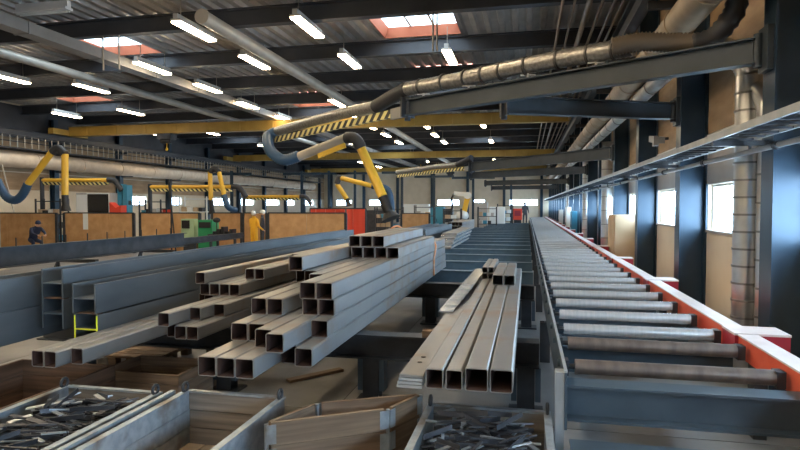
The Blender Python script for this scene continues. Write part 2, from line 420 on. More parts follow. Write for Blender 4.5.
for k in range(7):
    x = -24 + 4.2*k
    if x < XW: MB().box(x+.25, x+.55, YE-.3, YE-.002, 0, 6.3).build('column', 'column_blue', wall_e)
tag(MB().box(XL-.2, XW+.2, YB-.25, YB, 0, ZC+.1).build('wall_back', 'cream'), kind='structure')

# ================================================================ ROOF LIGHTS
lt = thing('ceiling_light', 'lit fluorescent batten under the roof deck', 'light', (0, 0, 0), group='fluorescent lights under the roof')
MB().box(-.13, .13, -.82, .82, .0, .05).box(-.06, .06, -.82, .82, .05, .17).build('housing', 'grey_sheet', lt, local=True)
MB().box(-.115, .115, -.8, .8, -.04, -.001).build('diffuser', 'lamp_glow', lt, local=True)
near = [(195, 31), (8, 78), (153, 68), (208, 88), (255, 62), (248, 105), (67, 115), (131, 112), (308, 27), (350, 61), (450, 57), (337, 103)]
far = [(284, 118), (352, 116), (371, 127), (308, 127.5), (386, 135), (399, 142.5), (348, 143), (264, 146), (160, 135), (211, 133), (426, 126), (483, 125), (435, 135), (444, 142), (491, 141)]
spots = [P(x, y, Z=6.26) for x, y in near] + [P(x, y, Z=6.26) for x, y in far]
for yy in (-5., -1.5, 2.0, 5.5, 8.4):  # unseen battens overhead and behind the camera, added to light the foreground
    for xx in (-2.5, -5.9, -9.1, -12.9, -19.5): spots.append(Vector((xx*.93, yy, 6.26)))
for yy in (48., 55., 62.):
    for xx in (-3., -9.5, -16.): spots.append(Vector((xx, yy, 6.26)))
for yy in (18.4, 29.1): spots.append(Vector((-15.6, yy, 6.26))) if yy < 20 else None
for i, s in enumerate(spots):
    c = lt if i == 0 else copy_tree(lt, s); c.location = s
    zn = 'beyond the round roof pipe' if s.x < -14.65 else 'between round roof pipe and flat duct' if s.x < -12.15 else 'between flat duct and fat capped pipe' if s.x < -7.6 else 'between fat capped pipe and the wall'
    c['label'] = 'lit batten light %s, %s' % (zn, 'before the first crane bridge' if s.y < 26.4 else 'past the first crane bridge'); c['group'] = 'lights ' + zn + (' near' if s.y < 26.4 else ' far')
    for y_ in (-.6, .6): MB().cyl((0, y_, .17), (0, y_, .69), .012, 6).build('hanger', 'pipe_pale', c, local=True)
p = P(43, 12, Z=6.7)
ul = thing('ceiling_light', 'unlit fluorescent batten with a pale housing hung from the roof', 'light', p, R(90))
MB().box(-.12, .12, -.75, .75, 0, .06).box(-.06, .06, -.75, .75, .06, .22).build('housing', 'white_paint', ul, local=True)
MB().cyl((-.05, -.72, -.03), (-.05, .72, -.03), .018, 8).cyl((.05, -.72, -.03), (.05, .72, -.03), .018, 8).build('tube_lamp', 'machine_white', ul, local=True)

# ================================================================ ROOF PIPES AND CRANES
def hang(t, x, z, ks, top=6.49):
    multi('hanger', 'dark_steel', t, MB().cyl((x, Y0+BAY*ks[0], z), (x, Y0+BAY*ks[0], top), .012, 6), [(0, BAY*(k-ks[0]), 0) for k in ks])
t = thing('roof_pipe', 'long round pale pipe running lengthwise under the roof girders', 'pipe', (-14.65, 35, 6.2))
MB().cyl((-14.65, 2, 6.32), (-14.65, 66, 6.32), .135, 16).build('pipe', 'pipe_pale', t); hang(t, -14.65, 6.4, range(-3, 15))
t = thing('roof_duct', 'flat rectangular grey duct running lengthwise under the roof girders', 'duct', (-12.15, 35, 6.18))
MB().box(-12.36, -11.94, 2, 66, 6.18, 6.46).build('casing', 'duct_grey', t)
multi('flange', 'duct_grey', t, MB().box(-12.38, -11.92, 2., 2.05, 6.16, 6.48), [(0, 2.5*k, 0) for k in range(26)])
q = P(203, 17, Z=6.32)
t = thing('roof_pipe', 'fat round pale pipe with a capped end hung under the roof', 'pipe', (q.x, 35, 6.2))
MB().cyl((q.x, q.y, 6.32), (q.x-.45, 62, 6.32), .165, 18).build('pipe', 'pipe_pale', t); MB().cyl((q.x, q.y-.06, 6.32), (q.x, q.y, 6.32), .18, 18).build('end_cap', 'pipe_pale', t)
hang(t, q.x-.1, 6.4, range(0, 14))
for i, (x, r, lab) in enumerate(((.72, .035, 'thin pale high conduit, the one furthest from the wall ducts'), (.97, .03, 'thin pale high conduit beside the one furthest from the wall'), (1.28, .065, 'thickest pale high conduit among the thin ones near the wall'), (1.55, .035, 'thin pale high conduit between the thickest one and the wall'), (1.8, .03, 'thin pale high conduit, second counted from the column faces'), (1.98, .03, 'thin pale high conduit running closest to the column faces'))):
    t = thing('conduit', lab, 'pipe', (x, 30, 6.3), group='high conduits beside the wall')
    MB().cyl((x, 3, 6.33), (x, 66, 6.33), r, 10).build('pipe', 'duct_tan', t); hang(t, x, 6.33, range(-1, 14))

def crane(y, label):
    t = thing('overhead_crane', label, 'crane', (-11, y, 5.6))
    MB().box(XL+.9, XW-.75, y-.16, y+.16, 5.66, 6.1).box(XL+.9, XW-.75, y-.2, y+.2, 5.64, 5.66).box(XL+.9, XW-.75, y-.2, y+.2, 6.1, 6.12).build('girder', 'crane_yellow', t)
    for x in (XL+.75, XW-.9): MB().box(x-.15, x+.15, y-1.2, y+1.2, 5.66, 5.95).build('end_carriage', 'crane_yellow', t)
    multi('stiffener', 'crane_yellow', t, MB().box(XL+2, XL+2.03, y-.19, y+.19, 5.68, 6.08), [(1.75*k, 0, 0) for k in range(14)])
    hx = -18. if y < 30 else -8.
    tr = MB().box(hx-.4, hx+.4, y-.28, y+.28, 5.35, 5.62).cyl((hx-.3, y, 5.3), (hx+.3, y, 5.3), .16).build('hoist', 'dark_steel', t)
    MB().cyl((hx, y, 4.9), (hx, y, 5.3), .02, 8).ball((hx, y, 4.85), .07, .07, .09).build('hook', 'yellow', tr)
    return t
crane(26.4, 'yellow overhead crane bridge spanning the hall, the closest of three to the square tube stacks')
crane(43.9, 'yellow overhead crane bridge spanning the hall, between two other yellow bridges')
crane(61.5, 'yellow overhead crane bridge spanning the hall beside the end wall')
for x, nm in ((XL+.75, 'left plywood-clad wall with the beige duct'), (XW-.9, 'wall with the blue columns')):
    t = thing('crane_runway', 'dark runway beam for the cranes along the ' + nm, 'beam', (x, 30, 5.2))
    MB().ibeam((x, 2, 5.42), (x, 66, 5.42), .2, .4, .02, .012).build('beam', 'girder_dark', t)
    e_ = XI-.003 if x > 0 else XL+.34; ks = [Y0+BAY*k for k in range(-2, 15)] if x > 0 else [16+5*k for k in range(10)]
    multi('bracket', 'girder_dark', t, MB().box(min(x, e_), max(x, e_), ks[0]-.05, ks[0]+.05, 5.1, 5.22), [(0, y-ks[0], 0) for y in ks])

# ================================================================ RIGHT WALL SERVICES
def spiral(name, label, a, b, r, m, group=None, step=.9):
    t = thing(name, label, 'duct', a, group=group)
    MB().cyl(a, b, r, 24).build('pipe', m, t)
    a = Vector(a); b = Vector(b); n = int((b-a).length/step); d = (b-a).normalized()*.012
    multi('seam', 'seam_dark' if m == 'spiral' else m, t, MB().cyl(a-d, a+d, r+.01, 24), [(b-a)*(k/max(n, 1)) for k in range(1, n)])
    return t
spiral('wall_duct', 'fat tan sheet metal duct running lengthwise high along the columns', (1.85, 5.4, 4.235), (1.85, 64, 4.235), .19, 'duct_tan', step=1.2)
spiral('wall_duct', 'slim silver spiral duct running lengthwise just over the jib arms', (2.02, 7.9, 3.93), (2.02, 64, 3.93), .12, 'spiral', step=1.2)
t = spiral('riser_duct', 'thick silver spiral riser duct with an elbow on top, before the window', (2.5, 7.45, .05), (2.5, 7.45, 3.45), .14, 'spiral', step=.2)
MB().sweep([(2.5, 7.45, 3.45), (2.45, 7.5, 3.62), (2.25, 7.65, 3.85), (2.05, 7.95, 3.93)], .13, 18, seg=8, rings=16, amp=.007).build('elbow', 'spiral', t)
t = spiral('riser_duct', 'thinner silver riser pipe bending over into the thick riser', (2.62, 7.25, .05), (2.62, 7.25, 2.95), .085, 'spiral', step=.3)
MB().sweep([(2.62, 7.25, 2.9), (2.61, 7.26, 3.08), (2.585, 7.32, 3.22), (2.54, 7.4, 3.3)], .1, 18, seg=8, rings=12, amp=.006).build('elbow', 'spiral', t)
spiral('riser_duct', 'silver spiral riser duct between columns behind the board cabinet', (2.5, 19.6, .05), (2.5, 19.6, 4.0), .17, 'spiral', step=.4)
spiral('riser_duct', 'silver spiral riser duct standing between columns further down the wall', (2.5, 26.2, .05), (2.5, 26.2, 4.0), .17, 'spiral', step=.4)
spiral('riser_duct', 'silver spiral riser duct near the end of the roller conveyor', (2.5, 37., .05), (2.5, 37., 4.0), .17, 'spiral', step=.4)
# brown flexible hose from the jib, bending up past the ducts
t = thing('flexible_duct', 'dark brown corrugated hose bending upward over the jib arm', 'duct', (1.3, 6.9, 3.8))
MB().sweep([P(612, 47, Y=7.2), P(640, 42, Y=7.15), P(672, 43, Y=7.1), P(697, 43, Y=7.0)], .095, 16, seg=8, rings=24, amp=.022).build('hose', 'flex_brown', t)
MB().sweep([P(693, 44, Y=7.0), P(712, 38, Y=6.95), P(726, 24, Y=6.9), P(737, 2, Y=6.88), P(741, -60, Y=6.86), P(742, -150, Y=6.86)], .1, 16, seg=8, rings=24, amp=.018).build('hose', 'flex_dark', t)
# cable tray with brackets
t = thing('cable_tray', 'long open grey cable tray carried on the column faces', 'cable tray', (2.05, 30, 2.6))
for x in (1.86, 2.24): MB().box(x-.012, x+.012, -6, 64, 2.615, 2.68).build('side_rail', 'rail_grey', t)
r = None
for k in range(150):
    y = -1 + .3*k
    if r is None: r = MB().box(1.872, 2.228, y-.02, y+.02, 2.615, 2.635).build('rung', 'dark_steel', t); ry = y
    else: inst(r, t, (0, y-ry, 0))
for i, x in enumerate((1.93, 1.99, 2.06, 2.15)): MB().cyl((x, -6, 2.655), (x, 64, 2.655), .018+.004*(i % 2), 8).build('cable', 'black', t)
b = None
for y in BAYS:
    if b is None: b = MB().box(1.85, XI+.01, y-.03, y+.03, 2.56, 2.61).build('bracket', 'dark_steel', t); by = y
    else: inst(b, t, (0, y-by, 0))
t = thing('wall_pipe', 'slim grey pipe running lengthwise just below the cable tray', 'pipe', (2.2, 30, 2.5))
MB().cyl((2.2, -6, 2.5), (2.2, 64, 2.5), .028, 12).build('pipe', 'rail_grey', t); multi('coupling', 'dark_steel', t, MB().cyl((2.2, -3, 2.5), (2.2, -2.92, 2.5), .042, 12), [(0, 2.2*k, 0) for k in range(30)])
multi('hanger', 'dark_steel', t, MB().box(2.19, 2.21, BAYS[0]-.012, BAYS[0]+.012, 2.5, 2.56), [(0, y-BAYS[0], 0) for y in BAYS])
# heater lamp on the wall
p = P(662, 139, X=2.52)
t = thing('wall_heater', 'small grey radiant heater on a bracket between two columns', 'heater', p)
MB().bar(p+Vector((-.1, -.35, -.06)), p+Vector((-.1, .3, .04)), .16, .12).build('housing', 'duct_grey', t)
MB().bar(p+Vector((-.1, .1, 0)), p+Vector((.14, .12, .02)), .05, .05).build('bracket', 'dark_steel', t)
MB().box(p.x-.22, p.x-.13, p.y-.36, p.y-.24, p.z-.16, p.z+.02).build('end_plate', 'duct_grey', t)
# tall cabinet between the columns
p = P(631, 270, X=2.3)
t = thing('cardboard_cabinet', 'tall brown board cabinet standing between columns by the wall', 'cabinet', (2.42, 15.8, 0))
MB().box(2.15, 2.7, 15.2, 16.4, 0, 1.72).build('body', 'cardboard', t); MB().box(2.13, 2.149, 15.23, 15.78, .08, 1.68).build('door', 'cardboard', t); MB().box(2.13, 2.149, 15.82, 16.37, .08, 1.68).build('door', 'cardboard', t)
# items standing further down the wall
for i, (y, z, m, lab, cat, nm) in enumerate(((29.2, 1.7, 'machine_blue', 'blue narrow steel locker standing against the far wall columns', 'locker', 'locker'), (33.0, 1.9, 'machine_white', 'white narrow steel locker standing against the far wall columns', 'locker', 'locker'), (40.2, 1.7, 'grey_sheet', 'grey narrow steel locker standing against the far wall columns', 'locker', 'locker'))):
    t = thing(nm, lab, cat, (2.22, y, 0)); MB().box(2.1, 2.34, y-.5, y+.5, .08, z).build('body', m, t)
    for s in (-1, 1): d = MB().box(2.085, 2.099, y+s*.25-.23, y+s*.25+.23, .12, z-.04).build('door', m, t); MB().box(2.07, 2.084, y+s*.25-.02, y+s*.25+.02, .9, 1.05).build('handle', 'black', d)
    MB().box(2.12, 2.32, y-.45, y+.45, 0, .08).build('plinth', 'black', t)

# ================================================================ JIB ARMS WITH EXTRACTION HOSES
def striped(parent, a, b, w, h):
    a = Vector(a); b = Vector(b); L = (b-a).length
    d = b-a; rz = math.atan2(d.y, d.x); ry = -math.asin(d.z/L)
    o = MB().box(0, L, -w/2, w/2, -h/2, h/2).build('striped_arm', 'hazard', parent, local=True)
    o.rotation_euler = (0, ry, rz); o.location = a - parent.location
    return o
def jib(base, elbow, tip, label, hs=.26, duct_r=.11, duct=True, detail=True, m='jib_paint'):
    base = Vector(base); elbow = Vector(elbow); t = thing('jib_crane', label, 'jib crane', base)
    d = (elbow-base).normalized()
    MB().ibeam(base + d*.12, elbow, .16, hs, .016, .012).build('beam', 'jib_paint', t)
    MB().box(base.x-.06, base.x-.002, base.y-.12, base.y+.12, base.z-.22, base.z+.22).cyl(base+d*.1-Vector((0, 0, .17)), base+d*.1+Vector((0, 0, .17)), .045).build('pivot', 'jib_paint', t)
    up = Vector((0, 0, hs/2+duct_r+.05))
    s = base.lerp(elbow, .27)+up; e = elbow+up+Vector((0, 0, .02))
    if duct:
        MB().sweep([s, s.lerp(e, .4)+Vector((0, 0, .015)), s.lerp(e, .7)-Vector((0, 0, .01)), e], duct_r, 18, seg=8, rings=60 if detail else 24, amp=.008).build('duct', 'foil', t)
        for k in range(9 if detail else 0):
            c = s.lerp(e, .06+.105*k+.02*math.sin(5*k)); MB().cyl(c-d*.014, c+d*.014, duct_r+.022, 18).build('band', 'foil_dark', t)
        for k in (.36, .55, .75, .93):
            c = base.lerp(elbow, k); MB().box(c.x-.015, c.x+.015, c.y-.015, c.y+.015, c.z+hs/2, c.z+hs/2+.07).box(c.x-.1, c.x+.1, c.y-.02, c.y+.02, c.z+hs/2+.04, c.z+hs/2+.055).build('bracket', 'white_paint', t)
    MB().cyl(elbow-Vector((0, 0, hs/2+.08)), elbow+Vector((0, 0, hs/2+.06)), .05).bar(elbow-d*.02-Vector((0, 0, .0)), elbow+d*.012, .3, hs+.06).build('elbow_joint', 'dark_steel', t)
    if tip is not None:
        tip = Vector(tip); d2 = (tip-elbow).normalized(); low = Vector((0, 0, -.04))
        MB().prof(elbow+low+Vector((0, -.02, 0)), elbow+low+d2*.45, [(-.03, -.10), (.03, -.10), (.03, .08), (-.03, .08)]).build('gusset', 'duct_grey', t)
        striped(t, elbow+low+d2*.45, tip+low, .07, .13)
        u2 = Vector((0, 0, .2))
        MB().sweep([e, elbow+u2+d2*.45+Vector((0, 0, .04)), elbow+d2*.95+u2*.75], duct_r, 16, seg=8, rings=16, amp=.012).build('elbow_hose', 'flex_dark', t)
        MB().sweep([elbow+d2*.9+u2*.78, elbow.lerp(tip, .5)+u2*.9, tip+u2*.75], duct_r*.9, 16, seg=8, rings=40 if detail else 16, amp=.008).build('duct', 'foil', t)
    return t
E1 = Vector((-1.93, 9.36, 3.56)); T1 = P(276, 138, Z=3.56)
j = jib((XI, 6.5, 3.52), E1, T1, 'blue I-beam jib with silver hose, striped forearm and a yellow swivel tube')
# the yellow swivel arm at its tip
hk = P(268, 137, d=13.6); q0 = P(270, 150, d=13.3); q1 = P(283, 160, d=13.2); q2 = P(299, 156, d=13.1)
MB().sweep([T1+Vector((0, 0, .14)), hk, q0, q1, q2], .12, 16, seg=8, rings=26, amp=.012).build('hanging_hose', 'blue_hose', j)
y1 = P(346, 138, d=12.6); y2 = P(361, 148, d=12.4); y3 = P(383, 197, d=11.9); y4 = P(391, 219, d=11.8)
MB().cyl(P(298, 157, d=13.1), y1, .1, 16).build('upper_tube', 'pipe_pale', j); MB().bar(P(318, 155, d=12.9), P(345, 144, d=12.6), .05, .16).build('spring_arm', 'yellow', j)
MB().sweep([y1, P(353, 138, d=12.5), P(358, 142, d=12.4), y2], .12, 16, seg=8, rings=12, amp=.012).build('joint_hose', 'flex_dark', j)
MB().cyl(y2, y3, .1, 16).build('lower_tube', 'yellow', j); MB().cyl(y3, y3.lerp(y4, .7), .105, 16).cyl(y3.lerp(y4, .7), y4, .11, 16, r2=.2).build('hood', 'black', j)
jib((XI, 10.05, 3.46), (-.35, 8.85, 3.46), None, 'dark bare I-beam jib on the column next beyond the yellow swivel tube jib', duct=False)
J3 = Vector((-2.1, 22.4, 3.46)); T3 = P(383, 177, Z=3.4)
T3 = J3 + (T3-J3)*.8
jib((XI, 17.15, 3.44), J3, T3, 'I-beam jib with a hose and striped forearm, over the blue transfer beams', .34, duct=False, detail=False)
jib((XI, 24.25, 3.4), (-2.6, 27.5, 3.4), None, 'distant dark jib, first beyond the striped one over the transfer beams', .3, duct=False, detail=False)
jib((XI, 34.9, 3.4), (-2.6, 37.2, 3.4), None, 'distant dark jib, second beyond the striped one over the transfer beams', .3, duct=False, detail=False)
jib((XI, 45.55, 3.4), (-2.8, 47.0, 3.4), None, 'distant dark jib closest to the end wall', .3, duct=False, detail=False)

# ================================================================ ROLLER CONVEYOR
CX0, CX1, RZ = .33, 1.61, .81
t = conv = thing('roller_conveyor', 'long roller conveyor with steel rollers and a red side rail along the wall', 'conveyor', (.95, 30, 0))
CYA, CYB = 3.84, 58.
rl = MB().box(.245, .262, CYA, CYB, .50, .872).build('side_rail', 'front_blue', t); MB().box(.243, .264, CYA, CYB, .873, .885).build('rail_edge', 'rail_grey', rl)
for k in range(17):
    y = 3.92 + 3.5*k
    if k == 0: MB().box(.188, .244, 3.85, 3.95, 0, .87).build('leg', 'rail_grey', t)
    else: MB().ibeam((.23, y, 0), (.23, y, .5), .12, .12, up=(0, 1, 0)).build('leg', 'dark_steel', t)
    MB().ibeam((1.77, y, 0), (1.77, y, .70), .12, .12, up=(0, 1, 0)).build('leg', 'dark_steel', t)
ys = [4.25, 4.97, 5.55, 6.28, 7.04, 7.78, 8.54]
while ys[-1] < 57: ys.append(ys[-1] + .745)
ra = rb = None
for i, y in enumerate(ys):
    L = Vector((.95, y, RZ)) - t.location
    brown = i in (0, 1)
    src = rb if brown else ra
    if src is None:
        m_ = 'roller_brown' if brown else 'roller'
        o = MB().cyl((CX0-.94, 0, 0), (CX1-.95, 0, 0), .052, 20).build('roller', m_, t, local=True); o.location = L
        s1 = MB().cyl((-.70, 0, 0), (.71, 0, 0), .018, 10).build('shaft', 'dark_steel', o, local=True)
        s2 = MB().box(-.70, -.655, -.045, .045, -.06, .05).build('bearing', 'dark_steel', o, local=True); s2 = MB().box(.66, .715, -.05, .05, -.06, .05).build('bearing', 'dark_steel', o, local=True)
        s3 = MB().cyl((-.73, 0, .02), (-.71, 0, .02), .028, 8).build('bolt', 'rack_blue', o, local=True)
        if brown: rb = o
        else: ra = o
    else:
        o = src.copy(); COL.objects.link(o); o.location = L
        for ch in list(src.children): c = ch.copy(); COL.objects.link(c); c.parent = o
    if brown: o['label'] = 'worn brown roller'
MB().ibeam((.266, 3.95, .67), (1.68, 3.95, .67), .18, .235, .016, .01).build('cross_beam', 'front_blue', t)
MB().ibeam((.266, 3.6, .40), (1.68, 3.6, .40), .2, .2, .014, .01).build('cross_beam', 'front_blue', t)
MB().ibeam((.262, 5.25, .62), (1.68, 5.25, .62), .14, .22, .014, .01).build('cross_beam', 'rack_blue', t)
cb = None; y = 6.66
while y < 57:
    if cb is None: cb = MB().ibeam((.262, y, .62), (1.68, y, .62), .12, .22, .012, .01).build('cross_beam', 'rack_blue', t); cby = y
    else: inst(cb, t, (0, y-cby, 0))
    y += 1.49
# red side rail in lengths with white top, dark red end boxes
for k in range(16):
    ya = 5.55 + BAY*(k-1); yb = ya + BAY - .36
    if ya < 1.8: ya = 1.9
    if yb < 2: continue
    o = MB().box(1.70, 1.84, ya, yb, .72, .885).build('rail_beam', 'red_paint', t)
    MB().box(1.695, 1.845, ya, yb, .886, .90).build('rail_cap', 'cap_white', o)
    b = MB().box(1.68, 2.09, yb+.02, yb+.33, .70, .885).build('end_box', 'dark_red', t)
    MB().box(1.675, 2.095, yb+.015, yb+.335, .886, .905).build('box_lid', 'cap_white', b)
    MB().box(1.86, 1.96, yb+.1, yb+.25, 0, .7).build('support', 'dark_steel', t)
# boards lying beneath the conveyor
for k in range(3): tag(MB().box(.6+.02*k, 1.5-.05*k, 3.55+.2*k, 3.72+.2*k, .002, .03).build('board', 'pale_wood'), 'pale loose board on the floor beneath the conveyor crossbeam', 'board', 'boards beneath the conveyor')
tag(MB().ball((1.05, 5.9, .075), .3, .25, .075).ball((1.2, 5.95, .1), .14, .16, .07).build('white_sack', 'machine_white'), 'crumpled white sack on the floor beneath the rollers', 'sack')

# ================================================================ STORAGE RACK BEAMS AND TRANSFER BEAMS
def rack(y, x0, x1, posts, label):
    t = thing('rack_beam', label, 'rack', ((x0+x1)/2, y, 0))
    MB().ibeam((x0, y, .56), (x1, y, .56), .2, .24, .016, .012).build('beam', 'dark_steel', t)
    for x in posts:
        p = MB().ibeam((x, y, .02), (x, y, .44), .16, .16, .014, .01, up=(0, 1, 0)).build('post', 'dark_steel', t)
        MB().box(x-.16, x+.16, y-.14, y+.14, 0, .02).build('base_plate', 'dark_steel', p)
        MB().box(x-.135, x-.085, y-.07, y+.07, .12, .44).box(x+.085, x+.135, y-.07, y+.07, .12, .44).build('stiffener', 'rack_blue', p)
rack(5.55, -5.4, .12, (-4.9, -3.1, -1.5, .0), 'dark steel cross beam on posts, under the front ends of the tube stacks')
rack(9.45, -5.4, .12, (-4.9, -3.2, -1.55, .0), 'dark steel cross beam on posts, under the far ends of the tube stacks')
y = 11.2; k = 0
while y < 44:
    k += 1
    t = thing('transfer_beam', 'blue I-beam skid beside the roller conveyor, number %d counted from the tube racks' % k, 'beam', (-1.8, y, 0), group='blue transfer beams beside the conveyor')
    xs_ = -4.2 if y < 34 else -2.6
    MB().ibeam((xs_, y, .53), (.12, y, .53), .16, .34, .016, .012).build('beam', 'skid_blue', t)
    for x in ((xs_+.3), -1.9, .0): MB().box(x-.08, x+.08, y-.08, y+.08, 0, .36).build('foot', 'dark_steel', t)
    y += 1.9

# ================================================================ STEEL STOCK
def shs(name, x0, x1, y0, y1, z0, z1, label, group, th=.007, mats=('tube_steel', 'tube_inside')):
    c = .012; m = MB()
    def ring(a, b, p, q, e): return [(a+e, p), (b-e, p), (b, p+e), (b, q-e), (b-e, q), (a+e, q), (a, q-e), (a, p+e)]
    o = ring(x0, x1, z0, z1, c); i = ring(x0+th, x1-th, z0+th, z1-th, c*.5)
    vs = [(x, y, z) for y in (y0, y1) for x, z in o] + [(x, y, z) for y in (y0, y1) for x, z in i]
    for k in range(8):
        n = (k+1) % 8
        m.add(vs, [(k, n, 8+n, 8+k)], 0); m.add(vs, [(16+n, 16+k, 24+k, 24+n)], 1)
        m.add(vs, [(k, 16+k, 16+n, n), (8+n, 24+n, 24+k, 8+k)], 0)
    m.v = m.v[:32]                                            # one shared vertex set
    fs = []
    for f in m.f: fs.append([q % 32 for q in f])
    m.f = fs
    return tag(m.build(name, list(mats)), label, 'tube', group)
# big stack: 5 columns, 4 layers
PX = .152; X0 = -2.395; S = .148; Z0 = .682
LAY = [(3.86, 3.86, 3.86, 4.32, 4.25), (4.36, 4.37, 4.18, 4.05, 4.61), (4.72, 4.72, 5.25, 4.79, 4.79), (5.75, 5.6, 5.35, 4.73, 4.73)]
ord_ = ['bottom layer', 'second layer', 'third layer', 'fourth layer']
for l, row in enumerate(LAY):
    for c, y0 in enumerate(row):
        x = X0 + PX*c; z = Z0 + PX*l
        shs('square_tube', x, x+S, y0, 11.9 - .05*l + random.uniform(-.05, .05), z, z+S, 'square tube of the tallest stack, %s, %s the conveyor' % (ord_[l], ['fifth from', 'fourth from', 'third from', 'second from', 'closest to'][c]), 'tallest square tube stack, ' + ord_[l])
z = Z0 + PX*4
shs('square_tube', -2.37, -2.222, 5.5, 9.9, z, z+S, 'single thick grey square tube lying on top of the tallest stack, reaching furthest forward there', 'tubes laid on the tallest stack')
shs('square_tube', -2.535, -2.40, 5.95, 10.1, z, z+.13, 'darker square tube on top of the tallest stack against its foremost tube', 'tubes laid on the tallest stack')
for c in range(4): x = -2.18+.156*c; shs('square_tube', x, x+S, 7.04, 9.9, z, z+.14, 'short tube laid on the tallest stack, lower row, %s the conveyor' % ['fourth from', 'third from', 'second from', 'closest to'][c], 'short tubes laid on the tallest stack, lower row')
for c in range(3): x = -2.21+.156*c; shs('square_tube', x, x+S, 7.03, 9.8, z+.143, z+.283, 'short tube laid on the tallest stack, upper row, %s the conveyor' % ['third from', 'second from', 'closest to'][c], 'short tubes laid on the tallest stack, upper row')
# low bundle of slimmer tubes
bw = .112
lowb = [(-3.815, 3.80, 0), (-3.70, 3.80, 0), (-3.57, 3.93, 0), (-3.40, 4.95, 0), (-3.27, 4.88, 0), (-3.145, 4.88, 0),
        (-3.40, 4.81, 1), (-3.275, 5.14, 1), (-3.145, 5.37, 1), (-3.70, 6.0, 1), (-3.57, 5.9, 1)]
cnt = [0, 0]
for x, y0, l in sorted(lowb):
    cnt[l] += 1; nth = ['first', 'second', 'third', 'fourth', 'fifth', 'sixth'][cnt[l]-1]
    shs('square_tube', x, x+(bw if x < -3.5 else .122), y0, 10.6, Z0+.132*l, Z0+.132*l+.13, 'slim square tube of the low bundle, %s, %s counted from the yellow-ended beam' % (['bottom layer', 'second layer'][l], nth), 'low slim tube bundle, ' + ['bottom layer', 'second layer'][l])
for c in range(4): x = -3.61+.122*c; shs('square_tube', x, x+.118, 5.88, 10.4, Z0+.264, Z0+.394, 'slim square tube of the low bundle, third layer, %s counted from the yellow-ended beam' % ['first', 'second', 'third', 'fourth'][c], 'low slim tube bundle, third layer')
for x, y0, nth in ((-3.63, 5.82, 'first'), (-3.27, 6.3, 'second'), (-3.145, 6.3, 'third')): shs('square_tube', x, x+.118, y0, 10.3, Z0+.397, Z0+.525, 'slim square tube of the low bundle, top layer, %s counted from the yellow-ended beam' % nth, 'low slim tube bundle, top layer')
# centre tubes and plates on packing timbers
for y in (5.5, 9.4): tag(MB().box(-.98, -.28, y-.05, y+.05, .681, .749).build('packing_timber', 'raw_wood'), 'wooden packing timber between rack beam and centre tubes', 'timber', 'packing timbers under the centre tubes')
cy = 3.72
for a, b, h_, lab in ((425.4, 443.8, .132, 'narrower square tube of the centre row, against the flat plates'), (446, 463.3, .132, 'narrower square tube of the centre row, against a wide tube'), (465.8, 489, .152, 'wide square tube of the centre row, against a narrower tube'), (490.5, 513.4, .152, 'wide square tube of the centre row, outermost toward the conveyor')):
    xa = P(a, 388.3, Z=.75).x; xb = P(b, 388.3, Z=.75).x
    shs('square_tube', xa, xb, cy, 9.9 if h_ > .14 else 10.2, .75, .75+h_, 'grey ' + lab, 'centre row of tubes')
for k in range(4):
    z = .75 + .0205*k; t = thing('flat_plate', ['bottom flat steel plate of the pile beside the centre tubes', 'second flat steel plate up in the pile beside the centre tubes', 'third flat steel plate up in the pile beside the centre tubes'][k] if k < 3 else 'topmost long flat steel plate with bolt holes beside the centre tubes', 'steel plate', (-.81, 6.5, z), group='flat plates beside the centre tubes')
    xa = P(396, 388, Z=.75).x + .004*k; xb = P(424, 388, Z=.75).x - .012
    MB().box(xa, xb, cy-.02+.012*k, 9.6, z, z+.016).build('plate', 'rail_grey' if k < 3 else 'tube_steel', t)
    if k == 3:
        for y in (4.05, 4.2): MB().cyl((xa+.08, y, z+.017), (xa+.08, y, z+.0195), .018, 12).build('bolt_hole', 'black', t)
for k in range(6):
    y = 6.0 + .3*k; z = .834+.017*k; x = -.90 + .018*k
    tag(MB().box(x, x+.15, y, y+1.9, z, z+.014).build('flat_bar', 'bar_shiny'), 'bright flat bar of the fanned pile on the flat plates, %s from the bottom' % ['first', 'second', 'third', 'fourth', 'fifth', 'topmost'][k], 'flat bar', 'fanned bright flat bars')
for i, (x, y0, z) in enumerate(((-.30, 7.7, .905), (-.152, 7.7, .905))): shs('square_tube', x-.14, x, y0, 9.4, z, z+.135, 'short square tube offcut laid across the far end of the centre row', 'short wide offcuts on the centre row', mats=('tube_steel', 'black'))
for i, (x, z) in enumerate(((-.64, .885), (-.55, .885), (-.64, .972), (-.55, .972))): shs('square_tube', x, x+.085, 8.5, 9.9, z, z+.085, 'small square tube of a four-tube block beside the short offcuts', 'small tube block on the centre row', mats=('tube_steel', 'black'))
# wide-flange beams lying on their flanges' tips (web level)
def hbeam(xc, w, h_, y0, y1, z0, label, group, yellow=False):
    t = thing('steel_beam', label, 'beam', (xc, y0, z0), group=group)
    MB().ibeam((xc, y0, z0+h_/2), (xc, y1, z0+h_/2), h_, w, .016, .011, up=(1, 0, 0)).build('section', 'beam_steel', t)
    if yellow:
        m = MB(); zc = z0 + h_/2
        m.box(xc-w/2, xc-w/2+.016, y0-.003, y0-.0005, z0+.01, z0+h_-.01).box(xc+w/2-.016, xc+w/2, y0-.003, y0-.0005, z0+.01, z0+h_-.01).box(xc-w/2+.016, xc+w/2-.016, y0-.003, y0-.0005, zc-.007, zc+.007)
        tag(m.build('paint_mark', 'yellow_paint', t), 'yellow paint on the beam end')
    return t
def spacer(x0, x1, y, z, lab): tag(MB().box(x0, x1, y, y+.06, z, z+.012).build('spacer_slat', 'dark_wood'), lab, 'timber', 'spacer slats between the wide-flange beams')
SL = 'thin wooden slat between stacked wide-flange beams'
